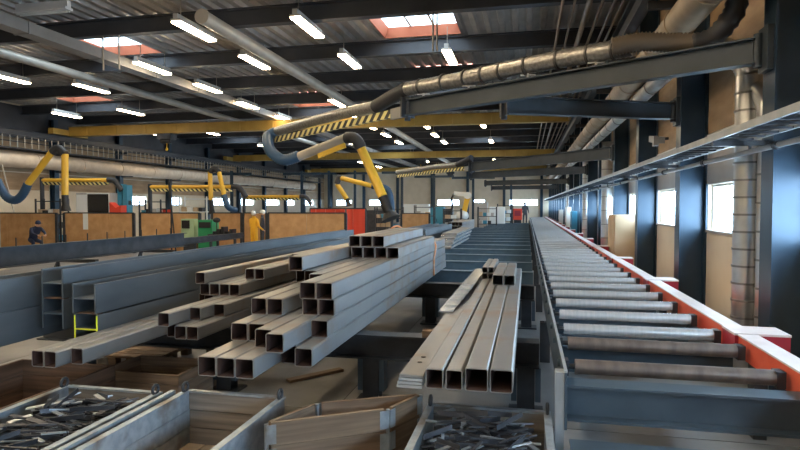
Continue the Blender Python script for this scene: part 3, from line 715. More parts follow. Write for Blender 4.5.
hbeam(-3.955, .25, .27, 4.54, 13.2, Z0, 'lower wide-flange beam with yellow painted end, beside the low slim tubes', 'wide-flange stock beams', True)
hbeam(-3.955, .25, .27, 4.52, 13.0, Z0+.284, 'upper wide-flange beam lying on the yellow-ended beam', 'wide-flange stock beams')
for y in (4.56, 8.6): spacer(-4.07, -3.84, y, Z0+.271, SL)
for k in range(2):
    hbeam(-4.39, .24, .275, 4.62, 14.0, .79+.288*k, ['lower wide-flange beam of the middle pair, against the yellow-ended pair', 'upper wide-flange beam of the middle pair, against the yellow-ended pair'][k], 'wide-flange stock beams')
for y in (4.64, 8.6): spacer(-4.5, -4.28, y, .79+.276, SL)
for y in (5.5, 9.4): tag(MB().box(-4.55, -4.23, y-.06, y+.06, .682, .788).build('packing_timber', 'raw_wood'), 'wooden packing timber under the middle pair of wide-flange beams', 'timber', 'packing timbers under the beams')
for k in range(2):
    hbeam(-4.75, .26, .30, 2.4, 12.5, .682+.305*k, ['lower wide-flange beam of the pair furthest from the tubes', 'upper wide-flange beam of the pair furthest from the tubes'][k], 'wide-flange stock beams')
# long dark channel with pins, on trestles
t = thing('channel_beam', 'long dark steel channel with small upright pins on trestles', 'beam', (-9.3, 10, .82))
MB().box(-9.40, -9.38, 5.5, 14.5, .82, 1.2).box(-9.38, -9.28, 5.5, 14.5, 1.185, 1.2).box(-9.38, -9.28, 5.5, 14.5, .82, .835).build('channel', 'dark_steel', t)
pn = None
for k in range(14):
    if pn is None: pn = MB().cyl((-9.33, 6., 1.2), (-9.33, 6., 1.36), .012, 6).build('pin', 'black', t)
    else: inst(pn, t, (0, .6*k, 0))
t = thing('channel_beam', 'dark steel channel lying behind the pinned channel', 'beam', (-9.9, 15, .8))
MB().box(-10.0, -9.98, 12.2, 19.0, .8, 1.0).box(-9.98, -9.9, 12.2, 19, .985, 1.0).box(-9.98, -9.9, 12.2, 19, .8, .815).build('channel', 'dark_steel', t)
for i, y in enumerate((8.2, 10.8, 13.6)):
    t = thing('trestle', 'dark steel trestle carrying the pinned channel', 'trestle', (-9.6, y, 0), group='trestles under the dark channels')
    MB().box(-10.2, -9.1, y-.05, y+.05, .72, .79).build('top_bar', 'dark_steel', t)
    for s in (-1, 1):
        for q in (-1, 1): MB().bar((-9.65+s*.45, y, .72), (-9.65+s*.55, y+q*.3, 0), .05, .05).build('leg', 'dark_steel', t)
# stock on the transfer beams further back
for r_ in range(2):
    for c in range(3):
        hbeam(-3.75+.32*c, .24, .26, 16.6+.3*c, 23.5, .71+.262*r_, ['lower row dark beam of the stock block on the blue transfer beams', 'upper row dark beam of the stock block on the blue transfer beams'][r_], 'beam block on the transfer beams, ' + ['lower row', 'upper row'][r_])
for k in range(7):
    tag(MB().box(-2.62, -2.15, 16.6+.25*k, 22.+.25*k, .702+.056*k, .755+.056*k).build('flat_bar', 'bar_shiny' if k % 2 else 'tube_steel'), 'wide flat bar in the stepped pile on the transfer beams, %s from the bottom' % ['first', 'second', 'third', 'fourth', 'fifth', 'sixth', 'topmost'][k], 'flat bar', 'stepped flat bars on the transfer beams')
# second distant tube bundle
for r_ in range(3):
    for c in range(4): shs('square_tube', -3.6+.17*c, -3.44+.17*c, 26+.4*r_, 33, .705+.165*r_, .865+.165*r_, 'grey square tube in the distant bundle on the transfer beams', 'distant tube bundle')
# orange lifting sling
sp = [P(391, 229, Y=10.15), P(397, 226, Y=10.15), P(404, 230, Y=10.15), P(410, 237, Y=10.15), P(416, 240, Y=10.15), Vector((-1.60, 10.15, 1.3)), Vector((-1.605, 10.12, 1.0)), Vector((-1.605, 10.1, .72))]
tag(MB().sweep(sp, .017, 8, seg=6).build('lifting_sling', 'orange_web'), 'orange lifting sling draped over the side of the tallest tube stack', 'sling')

# ================================================================ FOREGROUND BINS
def bin_(x0, x1, y0, y1, zt, label, name='metal_bin', lug=True):
    t = thing(name, label, 'bin', ((x0+x1)/2, (y0+y1)/2, 0)); w = .03
    MB().box(x0, x1, y0, y1, .1, .14).build('base', 'dark_wood', t)
    def side(a, b, c, d, m_='galv'):
        o = MB(); n = 3; h_ = (zt-.14)/n
        for k in range(n):
            q = .005 if k % 2 else 0
            o.box(a+q if b-a < .1 else a, b-q if b-a < .1 else b, c+q if d-c < .1 else c, d-q if d-c < .1 else d, .14+h_*k+.003, .14+h_*(k+1)-.003)
        o = o.build('side_panel', m_, t)
    side(x0, x0+w, y0, y1); side(x1-w, x1, y0, y1); side(x0+w, x1-w, y0, y0+w, 'weathered'); side(x0+w, x1-w, y1-w, y1, 'weathered')
    MB().box(x0-.012, x0+.035, y0, y1, zt, zt+.014).box(x1-.035, x1+.012, y0, y1, zt, zt+.014).box(x0+.035, x1-.035, y0, y0+.035, zt, zt+.014).box(x0+.035, x1-.035, y1-.035, y1+.01, zt, zt+.014).build('rim', 'galv', t)
    for x in (x0+.03, x1-.03):
        for y in (y0+.04, y1-.04):
            MB().box(x-.05, x+.05, y-.05, y+.05, 0, .1).build('foot', 'galv', t)
    if lug:
        for x in (x0+.012, x1-.012):
            n = 10; m = MB(); c = Vector((x, y1-.05, zt+.045)); pr = [c + Vector((0, math.cos(2*math.pi*k/n)*.034, math.sin(2*math.pi*k/n)*.034)) for k in range(n+1)]
            m.sweep(pr, .011, 8, seg=2); m.build('lifting_eye', 'dark_steel', t)
    return t
bin_(-3.50, -2.68, 2.3, 3.82, .54, 'galvanised bin of dark offcuts beneath the slim tube ends')
bin_(-2.52, -1.73, 2.3, 3.92, .54, 'galvanised bin with an empty wooden base, beside the wooden collar', lug=True)
bin_(-.665, .155, 2.3, 4.02, .54, 'galvanised bin of dark offcuts below the centre tubes, beside the conveyor')
tag(MB().box(-2.62, -2.585, 2.2, 3.86, .0, .56).build('steel_angle', 'galv'), 'bright upright steel strip standing between two galvanised bins', 'strip')
me_shapes = []
def offcut_mesh(l, w, h_): return MB().box(-l/2, l/2, -w/2, w/2, 0, h_)
def offcuts(x0, x1, y0, y1, zb, n, label, group, stuff_label):
    st = MB()
    for k in range(260):
        l = random.uniform(.08, .24); w = random.uniform(.015, .035); a = random.gauss(.5, .6); c = Vector((random.uniform(x0+.13, x1-.13), random.uniform(y0+.13, y1-.13), zb-.07+random.uniform(-.10, .05)))
        d = Vector((math.cos(a)*l/2, math.sin(a)*l/2, random.uniform(-.02, .02))); st.bar(c-d, c+d, w, .008)
    tag(st.build('steel_offcuts', 'scrap'), stuff_label, 'scrap', kind='stuff')
    tag(MB().box(x0+.04, x1-.04, y0+.04, y1-.04, .145, zb-.17).build('scrap_bed', 'scrap'), 'compacted dark scrap filling the lower part of the ' + stuff_label.split(' the ')[-1], 'scrap', kind='stuff')
    protos = []
    for k in range(8):
        l = random.uniform(.12, .30); w = random.uniform(.014, .034); m = MB()
        if k % 3 == 2: m.box(-l/2, l/2, -w/2, w/2, 0, .006).box(-l/2, l/2, -w/2, -w/2+.006, .006, .03)
        else: m.box(-l/2, l/2, -w/2, w/2, 0, .008)
        protos.append((m, l, 'scrap' if k % 3 else 'scrap_bright'))
    objs = [None]*8
    for k in range(n):
        i = k % 8; m, l, mm = protos[i]
        if objs[i] is None: o = m.build('steel_offcut', mm); objs[i] = o
        else: o = objs[i].copy(); COL.objects.link(o)
        hl = l/2+.04
        u = random.random(); 
        o.location = (random.uniform(x0+hl, x1-hl), y0+hl + (y1-y0-2*hl)*(u**.7), zb + random.uniform(-.03, .07))
        o.rotation_euler = (random.uniform(-.25, .25), random.uniform(-.18, .18), random.gauss(.45, .5) + (1.4 if random.random() < .12 else 0))
        tag(o, label, 'offcut', group)
offcuts(-.665, .155, 2.4, 3.98, .52, 150, 'dark flat steel offcut heaped in the bin beside the conveyor', 'offcuts in the bin beside the conveyor', 'tangled dark steel offcuts lying deep in the bin beside the conveyor')
offcuts(-3.5, -2.68, 2.4, 3.78, .49, 150, 'dark flat steel offcut heaped in the bin beneath the slim tubes', 'offcuts in the bin beneath the slim tubes', 'tangled dark steel offcuts lying deep in the bin beneath the slim tubes')
for k in range(5): tag(MB().box(-2.48+.146*k, -2.345+.146*k, 2.36, 3.86, .145, .165).build('bin_board', 'pale_wood'), 'pale board lying on the base of the empty galvanised bin', 'board', 'boards in the empty bin')
# skewed wooden pallet collar with hinged corners
def quad_collar(name, c, h0, h1, th, label, rows):
    t = thing(name, label, 'crate', (sum(p[0] for p in c)/4, sum(p[1] for p in c)/4, h0))
    hh = (h1-h0)/rows
    for k in range(4):
        a = Vector((*c[k], 0)); b = Vector((*c[(k+1) % 4], 0)); d = (b-a).normalized()
        for r_ in range(rows):
            z = h0 + hh*(r_+.5)
            MB().bar(a+d*.03+Vector((0, 0, z)), b-d*.03+Vector((0, 0, z)), th, hh-.004).build('board', 'raw_wood', t)
    for k in range(4):
        a = Vector((*c[k], 0)); m = MB()
        for q in (c[(k+1) % 4], c[k-1]):
            d = (Vector((*q, 0))-a).normalized(); n = d.cross(Vector((0, 0, 1)))
            ctr = Vector((sum(p[0] for p in c)/4, sum(p[1] for p in c)/4, 0))
            if n.dot(a-ctr) < 0: n = -n
            for r_ in range(rows): m.bar(a+d*.005+n*(th/2+.003)+Vector((0, 0, h0+hh*(r_+.5))), a+d*.06+n*(th/2+.003)+Vector((0, 0, h0+hh*(r_+.5))), .004, hh-.03)
        m.cyl(a+Vector((0, 0, h0+.01)), a+Vector((0, 0, h1-.01)), .014, 8)
        m.build('hinge', 'galv', t)
    return t
quad_collar('pallet_collar', [(-1.58, 3.30), (-.90, 3.72), (-.74, 4.06), (-1.40, 3.72)], .147, .60, .024, 'skewed brown wooden pallet collar with galvanised corner hinges', 3)
# wooden box behind the left bin, pallets under the slim tubes
def pallet(x, y, label, rz=0., l=1.2, w=.8):
    t = thing('pallet', label, 'pallet', (x, y, 0), rz)
    for k in range(5): MB().box(-l/2, l/2, -w/2+w/5*k+.01, -w/2+w/5*(k+1)-.02, .122, .144).build('deck_board', 'raw_wood', t, local=True)
    for s in (-1, 0, 1):
        MB().box(s*(l/2-.05)-.05, s*(l/2-.05)+.05, -w/2, w/2, .1, .12).build('stringer', 'raw_wood', t, local=True)
        for q in (-1, 0, 1): MB().box(s*(l/2-.05)-.05, s*(l/2-.05)+.05, q*(w/2-.06)-.05, q*(w/2-.06)+.05, .0, .098).build('block', 'raw_wood', t, local=True)
    return t
def wood_box(x0, x1, y0, y1, h_, label, m='dark_wood'):
    t = thing('wooden_box', label, 'box', ((x0+x1)/2, (y0+y1)/2, 0)); n = 3; k_ = (h_-.1)/n
    for a, b, c, d in ((x0, x0+.03, y0, y1), (x1-.03, x1, y0, y1), (x0+.03, x1-.03, y0, y0+.03), (x0+.03, x1-.03, y1-.03, y1)):
        for k in range(n): MB().box(a, b, c, d, .1+k_*k, .1+k_*(k+1)-.006).build('board', m, t)
    MB().box(x0, x1, y0, y1, .02, .098).build('base', m, t)
    for x in (x0+.06, x1-.06):
        MB().box(x-.05, x+.05, y0+.02, y1-.02, 0, .02).build('runner', m, t)
    return t
pallet(-1.2, 3.69, 'wooden pallet under the skewed pallet collar', R(14), .72, .62)
wood_box(-4.62, -3.62, 2.2, 4.5, .52, 'dark brown wooden box under the wide-flange beams, behind the bin of offcuts')
pallet(-4.9, 6.4, 'wooden pallet on the floor under the wide-flange beams', .05)
pallet(-3.5, 7.2, 'wooden pallet on the floor under the slim tube bundle', -.08)
t = wood_box(-4.0, -3.15, 4.75, 5.35, .38, 'brown wooden box on the floor under the front of the slim tubes', 'raw_wood')
for i, (x, y, a) in enumerate(((-2.5, 4.55, .35), (-2.75, 4.9, .1), (-2.35, 6.2, -.3))):
    o = tag(MB().box(-.35, .35, -.05, .05, 0, .03).build('timber_offcut', 'raw_wood'), 'loose timber offcut on the concrete between the tube stacks', 'timber', 'timber offcuts on the floor'); o.location = (x, y, .001); o.rotation_euler = (0, 0, a+1.2)

# ================================================================ LEFT WORKSHOP: duct, walkway, booths, machines
t = thing('extraction_main', 'fat beige insulated duct running along the far left wall', 'duct', (-23.7, 40, 3.8))
MB().sweep([(-23.75, 8+6*k, 4.15+(.02 if k % 2 else -.02)) for k in range(10)], .38, 16, seg=6).build('pipe', 'beige_duct', t)
multi('band', 'beige_duct', t, MB().cyl((-23.75, 9, 4.15), (-23.75, 9.08, 4.15), .42, 16), [(0, 3*k, 0) for k in range(18)])
multi('bracket', 'dark_steel', t, MB().box(-24.26, -23.5, 15.95, 16.05, 3.7, 3.76), [(0, 5*k, 0) for k in range(10)])
t = thing('walkway', 'high walkway with a railing of upright bars above the beige duct', 'walkway', (-23.9, 38, 4.7))
MB().box(-24.26, -23.2, 8, 64, 4.62, 4.68).build('deck', 'dark_steel', t)
MB().cyl((-23.22, 8, 5.25), (-23.22, 64, 5.25), .03, 8).build('top_rail', 'dark_steel', t); MB().cyl((-23.22, 8, 4.95), (-23.22, 64, 4.95), .02, 8).build('knee_rail', 'dark_steel', t)
r = None
for k in range(140):
    if r is None: r = MB().cyl((-23.22, 8.2, 4.68), (-23.22, 8.2, 5.25), .022, 6).build('baluster', 'pipe_pale', t)
    else: inst(r, t, (0, .4*k, 0))
multi('bracket', 'dark_steel', t, MB().box(-24.26, -23.25, 15.95, 16.05, 4.6, 4.618), [(0, 5*k, 0) for k in range(10)])

def panel(xa, xb, Y, label, top=213, group='board partitions of the welding booths'):
    a = P(xa, top, Y=Y); b = P(xb, top, Y=Y); z = a.z; t = thing('booth_partition', label, 'partition', ((a.x+b.x)/2, Y, 0))
    n = max(1, round((b.x-a.x)/1.3)); w = (b.x-a.x)/n
    for k in range(n): MB().box(a.x+w*k+.008, a.x+w*(k+1)-.008, Y-.012, Y+.012, .12, z-.02).build('board', 'osb', t)
    MB().box(a.x-.04, b.x+.04, Y-.03, Y+.03, z-.019, z+.03).build('top_rail', 'dark_steel', t)
    for x in (a.x-.03, b.x+.03): MB().box(x-.05, x+.05, Y-.05, Y+.05, 0, z).build('post', 'dark_steel', t)
    MB().box(a.x, b.x, Y-.03, Y+.03, .06, .115).build('bottom_rail', 'dark_steel', t)
    return t, a, b
panel(-40, 56, 21, 'brown board partition with a crouching worker before it')
t, a, b = panel(65, 133, 21, 'brown board partition with a white paper sheet pinned on it')
p = P(85, 222, Y=20.95); MB().box(p.x-.12, p.x+.12, 20.975, 20.985, p.z-.32, p.z+.36).build('paper', 'machine_white', t)
panel(141, 199, 21, 'brown board partition beside the green console on a pole')
panel(213, 241, 24, 'brown board partition behind the dark workbench')
panel(244, 266, 24, 'narrow brown board partition behind the worker in orange-yellow')
panel(269, 345, 21, 'wide brown board partition before the red welding curtain')
panel(402, 429, 30, 'distant brown board partition beyond the tallest tube stack', 213.5)
# red welding curtains
def curtain(xa, xb, Y, yt, label):
    a = P(xa, yt, Y=Y); b = P(xb, yt, Y=Y); t = thing('welding_curtain', label, 'curtain', ((a.x+b.x)/2, Y, 0))
    n = max(3, int((b.x-a.x)/.22)); w = (b.x-a.x)/n
    for k in range(n): MB().prof((a.x+w*(k+.5), Y+(.03 if k % 2 else -.03), .15), (a.x+w*(k+.5), Y+(.03 if k % 2 else -.03), a.z-.03), [(-w*.52, 0), (0, .012), (w*.52, 0), (0, .02)], up=(0, 1, 0)).build('strip', 'red_cloth', t)
    MB().box(a.x-.05, b.x+.05, Y-.025, Y+.025, a.z-.03, a.z+.03).build('rail', 'dark_steel', t)
    for x in (a.x-.05, b.x+.05): MB().cyl((x, Y, 0), (x, Y, a.z), .03, 8).box(x-.05, x+.05, Y-.35, Y+.35, 0, .03).build('stand', 'dark_steel', t)
curtain(311, 345, 26.5, 208.5, 'red strip welding curtain hung behind the wide board partition')
curtain(347, 365, 25.5, 208.5, 'red strip welding curtain beside the black extraction hood')
curtain(158, 171, 29, 209, 'dull red welding curtain behind the booth with the pole console')
# yellow extraction arms
def ext_arm(pts, Y, label, base, r=.105, mid=None):
    # pts: pixel outline of base, lower joint, upper joint, second joint, hood end; all near depth Y
    q = [P(x, y, Y=Y) for x, y in pts]; t = thing('fume_extractor', label, 'extractor', base)
    MB().sweep([Vector(base)] + [P(x, y, Y=Y) for x, y in (mid or [])] + [q[0], q[1]], r+.02, 14, seg=8, rings=26, amp=.014).build('hose', 'blue_hose', t)
    MB().cyl(q[1], q[2], r, 16).build('lower_tube', 'yellow', t)
    MB().sweep([q[2], q[2].lerp(q[3], .5)+Vector((0, 0, .14)), q[3]], r+.01, 14, seg=8, rings=10, amp=.014).build('joint_hose', 'flex_dark', t)
    MB().cyl(q[3], q[4], r, 16).build('upper_tube', 'yellow', t)
    MB().cyl(q[4], q[4].lerp(q[5], .6), r, 14).cyl(q[4].lerp(q[5], .6), q[5], r, 14, r2=r*1.5).build('hood', 'black', t)
    return t
b = P(-3, 180, Y=14.5)
t = ext_arm([(23, 194), (28, 184), (52, 152), (65, 154), (65, 195), (66, 211)], 14.5, 'yellow extraction arm bent in an upside-down V beside the blue hose', b, .095, [(2, 190), (8, 198), (16, 200)])
MB().cyl((b.x, b.y, 0), (b.x, b.y, b.z+.1), .06, 12).box(b.x-.2, b.x+.2, b.y-.2, b.y+.2, 0, .03).build('stand', 'pipe_pale', t)
MB().bar(P(2, 165, Y=14.6), P(14, 212, Y=14.6), .03, .03).build('stay', 'pipe_pale', t)
b = P(236, 205, Y=30)
t = ext_arm([(228, 207), (224, 195), (219, 172), (210, 172), (211, 200), (212, 214)], 24.5, 'yellow extraction arm hanging behind the dark workbench', P(236, 210, Y=25.))
MB().cyl((t.location.x, t.location.y, 0), t.location, .07, 12).build('stand', 'dark_steel', t)
t = ext_arm([(388, 190), (372, 186), (341, 178), (337, 184), (347, 199), (349, 206)], 24, 'yellow extraction arm over the red welding curtain', P(392, 212, Y=24))
MB().cyl((t.location.x, t.location.y, 0), t.location, .07, 12).build('stand', 'dark_steel', t)
# wall-side jib booms with stripes, seen over the booths
def boom(xa, xb, y, Y, label):
    a = P(xa, y, Y=Y); b = P(xb, y, Y=Y); t = thing('wall_boom', label, 'jib crane', (a.x, Y, 0))
    MB().cyl(a+Vector((0, 0, .16)), b+Vector((0, 0, .16)), .09, 16).build('tube', 'yellow', t)
    striped(t, a, b, .1, .14)
    MB().cyl((a.x, Y, 0), (a.x, Y, a.z+.3), .1, 12).box(a.x-.2, a.x+.2, Y-.2, Y+.2, 0, .03).build('mast', 'dark_steel', t)
    MB().sweep([b+Vector((0, 0, .18)), b+Vector((.4, 0, .1)), b+Vector((.75, 0, -.35))], .12, 14, seg=8, rings=14, amp=.012).build('hose', 'flex_dark', t)
boom(42, 108, 183.5, 24, 'yellow striped boom behind the white control cabin')
boom(150, 232, 190, 26, 'yellow striped boom above the pole console booth')
boom(244, 300, 199, 34, 'grey-yellow striped boom above the wide board partition')
# machines visible above and between the partitions
Y = 23.5; a = P(76, 193, Y=Y); b = P(110, 193, Y=Y)
t = thing('control_cabin', 'white and black control cabin behind the board with pinned paper', 'machine', ((a.x+b.x)/2, Y+.5, 0))
MB().box(a.x, b.x, Y, Y+1.2, 0, a.z).build('body', 'grey_sheet', t); m_ = P(88, 193, Y=Y).x
MB().box(a.x+.04, m_-.05, Y-.03, Y-.001, .9, a.z-.08).build('door', 'machine_white', t); MB().box(m_, b.x-.06, Y-.03, Y-.001, .9, a.z-.06).build('window', 'screen_dark', t)
MB().box(m_-.05, b.x, Y-.04, Y-.031, a.z-.06, a.z).box(b.x-.06, b.x, Y-.04, Y-.031, .9, a.z-.06).build('trim', 'machine_white', t)
Y = 24; a = P(117, 184, Y=Y); b = P(127, 184, Y=Y)
t = thing('press_column', 'blue twin-column machine standing behind the booths', 'machine', ((a.x+b.x)/2, Y+.2, 0))
for s in (0, 1): x = a.x + s*(b.x-a.x)*.55; MB().box(x, x+(b.x-a.x)*.42, Y, Y+.4, 0, a.z-.05*s).build('column', 'machine_blue', t)
MB().box(a.x-.1, b.x+.1, Y-.1, Y+.5, 0, .2).build('base', 'dark_steel', t); MB().box(a.x, b.x, Y+.1, Y+.3, 2.0, 2.2).build('crosshead', 'dark_steel', t)
p = P(118, 206, Y=23.4)
t = thing('red_hopper', 'red V-shaped hopper before the blue twin-column machine', 'machine', (p.x, 23.4, 0))
MB().prof((p.x, 23.2, 0), (p.x, 23.6, 0), [(-.26, .1), (.26, .1), (.3, 1.98), (.02, 1.86), (-.3, 2.12)]).build('body', 'red_cloth', t); MB().box(p.x-.3, p.x+.3, 23.15, 23.65, 0, .1).build('base', 'dark_steel', t)
# green pole console, green machine and workbench
p = P(187, 228, Y=20.4)
t = thing('pole_console', 'pale green console with a small screen on dark poles', 'console', (p.x, 20.4, 0))
MB().box(p.x-.26, p.x+.3, 20.4, 20.7, .55, p.z+.36).build('cabinet', 'pale_green', t); MB().box(p.x-.22, p.x+.12, 20.37, 20.399, p.z-.02, p.z+.3).build('screen', 'screen_dark', t); MB().box(p.x-.2, p.x+.25, 20.45, 20.65, 0, .55).build('pedestal', 'dark_steel', t)
for dx, lean in ((-.62, 0), (-.42, .3)):
    MB().cyl((p.x+dx, 20.3, 0), (p.x+dx-lean, 20.3, 3.0), .03, 8).build('pole', 'black', t)
a = P(198, 220, Y=20.2); b = P(212, 220, Y=20.2)
t = thing('welding_machine', 'green welding machine beside the dark workbench', 'machine', ((a.x+b.x)/2, 20.4, 0))
MB().box(a.x, b.x, 20.2, 20.7, .12, a.z).build('body', 'green', t); MB().box(a.x+.05, b.x-.05, 20.17, 20.199, a.z-.3, a.z-.08).build('panel', 'black', t); MB().box(a.x+.05, b.x-.05, 20.25, 20.65, 0, .12).build('wheel_base', 'black', t)
a = P(209, 229, Y=19.6); b = P(238, 229, Y=19.6)
t = thing('workbench', 'dark welding workbench with clamped work on it', 'bench', ((a.x+b.x)/2, 19.9, 0))
MB().box(a.x, b.x, 19.5, 20.1, .80, .9).build('top', 'dark_steel', t)
for x in (a.x+.1, b.x-.1):
    for y in (19.55, 20.05): MB().box(x-.04, x+.04, y-.04, y+.04, 0, .80).build('leg', 'dark_steel', t)
for k in range(5): MB().box(a.x+.15+.17*k, a.x+.25+.17*k, 19.6, 19.95, .9, 1.0+.09*(k % 3)).build('clamp', 'black', t)
p = P(216, 219, Y=19.7); MB().ball((p.x, 19.75, 1.42), .16, .08, .1).cyl((p.x, 19.75, .9), (p.x, 19.75, 1.4), .02, 8).build('lamp_head', 'black', t)
# distant welding robot, red machine, racks
p = P(462, 222, Y=36)
t = thing('welding_robot', 'white and yellow welding robot on a pedestal far down the hall', 'robot', (p.x, 36, 0))
MB().cyl((p.x, 36, 0), (p.x, 36, 1.1), .35, 16).build('pedestal', 'dark_steel', t); MB().ball((p.x, 36, 1.35), .42, .4, .35).build('turret', 'machine_white', t)
MB().bar((p.x+.1, 36, 1.4), (p.x+.35, 36, 2.5), .25, .3).build('lower_arm', 'yellow', t); MB().cyl((p.x+.35, 35.8, 2.6), (p.x+.35, 36.2, 2.6), .22, 16).bar((p.x+.35, 36, 2.65), (p.x-.5, 36, 2.75), .2, .25).build('upper_arm', 'machine_white', t)
MB().sweep([(p.x-.5, 36, 2.7), (p.x-.65, 36, 2.4), (p.x-.6, 36, 1.9), (p.x-.75, 36, 1.6)], .07, 10).build('torch', 'black', t)
p = P(518, 214, Y=45)
t = thing('red_machine', 'red machine housing beside the far end of the conveyor', 'machine', (p.x, 45, 0))
MB().box(p.x-.35, p.x+.3, 44.7, 45.4, .9, 1.75).build('hood', 'red_cloth', t); MB().box(p.x-.3, p.x+.25, 44.75, 45.35, 0, .9).build('base', 'dark_steel', t); MB().box(p.x-.25, p.x+.2, 44.67, 44.699, 1.2, 1.6).build('hatch', 'dark_red', t)
for i, (x, Y, zt, w, m_, lab) in enumerate(((437, 38, 1.9, .9, 'machine_blue', 'blue machine cabinet behind the far board partition'), (448, 40, 1.75, .6, 'dark_steel', 'dark machine cabinet beside the welding robot'), (480, 40, 2.2, 1.0, 'grey_sheet', 'grey machine cabinet beyond the welding robot'), (497, 42, 1.9, 1.1, 'machine_white', 'white machine cabinet between robot and red machine'), (375, 33, 1.7, 1.3, 'dark_steel', 'dark machine cabinet beyond the red curtain'), (415, 45, 2.1, 2.2, 'machine_white', 'wide white machine cabinet behind the far board partition'))):
    p = P(x, 215, Y=Y); t = thing('machine_cabinet', lab, 'machine', (p.x, Y, 0))
    MB().box(p.x-w/2, p.x+w/2, Y, Y+.7, .1, zt).build('body', m_, t); MB().box(p.x-w/2+.05, p.x+w/2-.05, Y+.05, Y+.65, 0, .1).build('plinth', 'black', t)
    for s in (-1, 1): MB().box(p.x+s*w/4-w/4+.02, p.x+s*w/4+w/4-.02, Y-.02, Y-.001, .15, zt-.06).build('door', m_, t)
    MB().box(p.x-.04, p.x-.01, Y-.04, Y-.021, .9, 1.1).build('handle', 'black', t)
for i, (x, Y, zt) in enumerate(((402, 38, 4.4), (434, 40, 4.2), (473, 38, 4.0), (511, 44, 3.8), (329, 40, 4.5), (355, 40, 4.5), (302, 38, 4.4), (232, 34, 4.2))):
    p = P(x, 215, Y=Y); t = thing('jib_post', 'free-standing dark steel post with a short boom among the far machines', 'post', (p.x, Y, 0), group='free-standing posts among the far machines')
    MB().ibeam((p.x, Y, .03), (p.x, Y, zt), .15, .15, .016, .012, up=(0, 1, 0)).build('post', 'column_blue', t)
    MB().box(p.x-.22, p.x+.22, Y-.22, Y+.22, 0, .03).build('base_plate', 'dark_steel', t)
    MB().ibeam((p.x-1.4, Y, zt-.2), (p.x+1.4, Y, zt-.2), .1, .16).build('boom', 'column_blue', t)

# shelving among the far machines
def shelves(x, y, Y, w, zt, n, label, m='dark_steel'):
    p = P(x, y, Y=Y); t = thing('shelf_rack', label, 'rack', (p.x, Y, 0)); d = .5
    for sx_ in (-1, 1):
        for sy_ in (0, 1): MB().box(p.x+sx_*w/2-.03, p.x+sx_*w/2+.03, Y+sy_*d-.03, Y+sy_*d+.03, 0, zt).build('upright', m, t)
    for k in range(n): MB().box(p.x-w/2, p.x+w/2, Y+.02, Y+d-.02, .25+(zt-.4)*k/(n-1), .29+(zt-.4)*k/(n-1)).build('shelf', m, t)
    random.seed(int(x)); g = 'storage bins on the shelving'
    for k in range(n-1):
        z = .291+(zt-.4)*k/(n-1); xx = p.x-w/2+.08
        while xx < p.x+w/2-.3:
            q = random.uniform(.18, .3); h_ = random.uniform(.15, .26); c = random.choice(['machine_blue', 'dark_steel', 'cardboard', 'grey_sheet', 'machine_white'])
            b_ = thing('storage_box', {'machine_blue': 'blue', 'dark_steel': 'black', 'cardboard': 'brown', 'grey_sheet': 'grey', 'machine_white': 'white'}[c] + ' storage box on the ' + label, 'box', (xx+q/2, Y+.2, z), group=g)
            MB().box(xx, xx+q, Y+.05, Y+.4, z, z+h_).build('body', c, b_); MB().box(xx-.008, xx+q+.008, Y+.042, Y+.408, z+h_, z+h_+.02).build('lid', c, b_)
            xx += q+.06
shelves(388, 215, 31, 1.5, 1.9, 4, 'dark shelf rack between red curtain and far board partition')
shelves(424, 215, 35, 1.2, 2.0, 4, 'dark shelf rack behind the far board partition')
shelves(452, 215, 33, 1.0, 1.8, 4, 'dark shelf rack short of the welding robot')
shelves(487, 215, 38, 1.2, 1.9, 4, 'dark shelf rack beyond the welding robot')
shelves(505, 215, 43, 1.1, 2.1, 4, 'dark shelf rack beside the red machine')
shelves(193, 205, 27.5, 1.6, 2.45, 4, 'pale shelf rack behind the pole console', 'machine_white')
shelves(150, 205, 27.5, 1.3, 2.3, 4, 'dark shelf rack behind the second board partition')
shelves(48, 205, 23.5, 1.4, 2.3, 4, 'dark shelf rack behind the crouching worker')

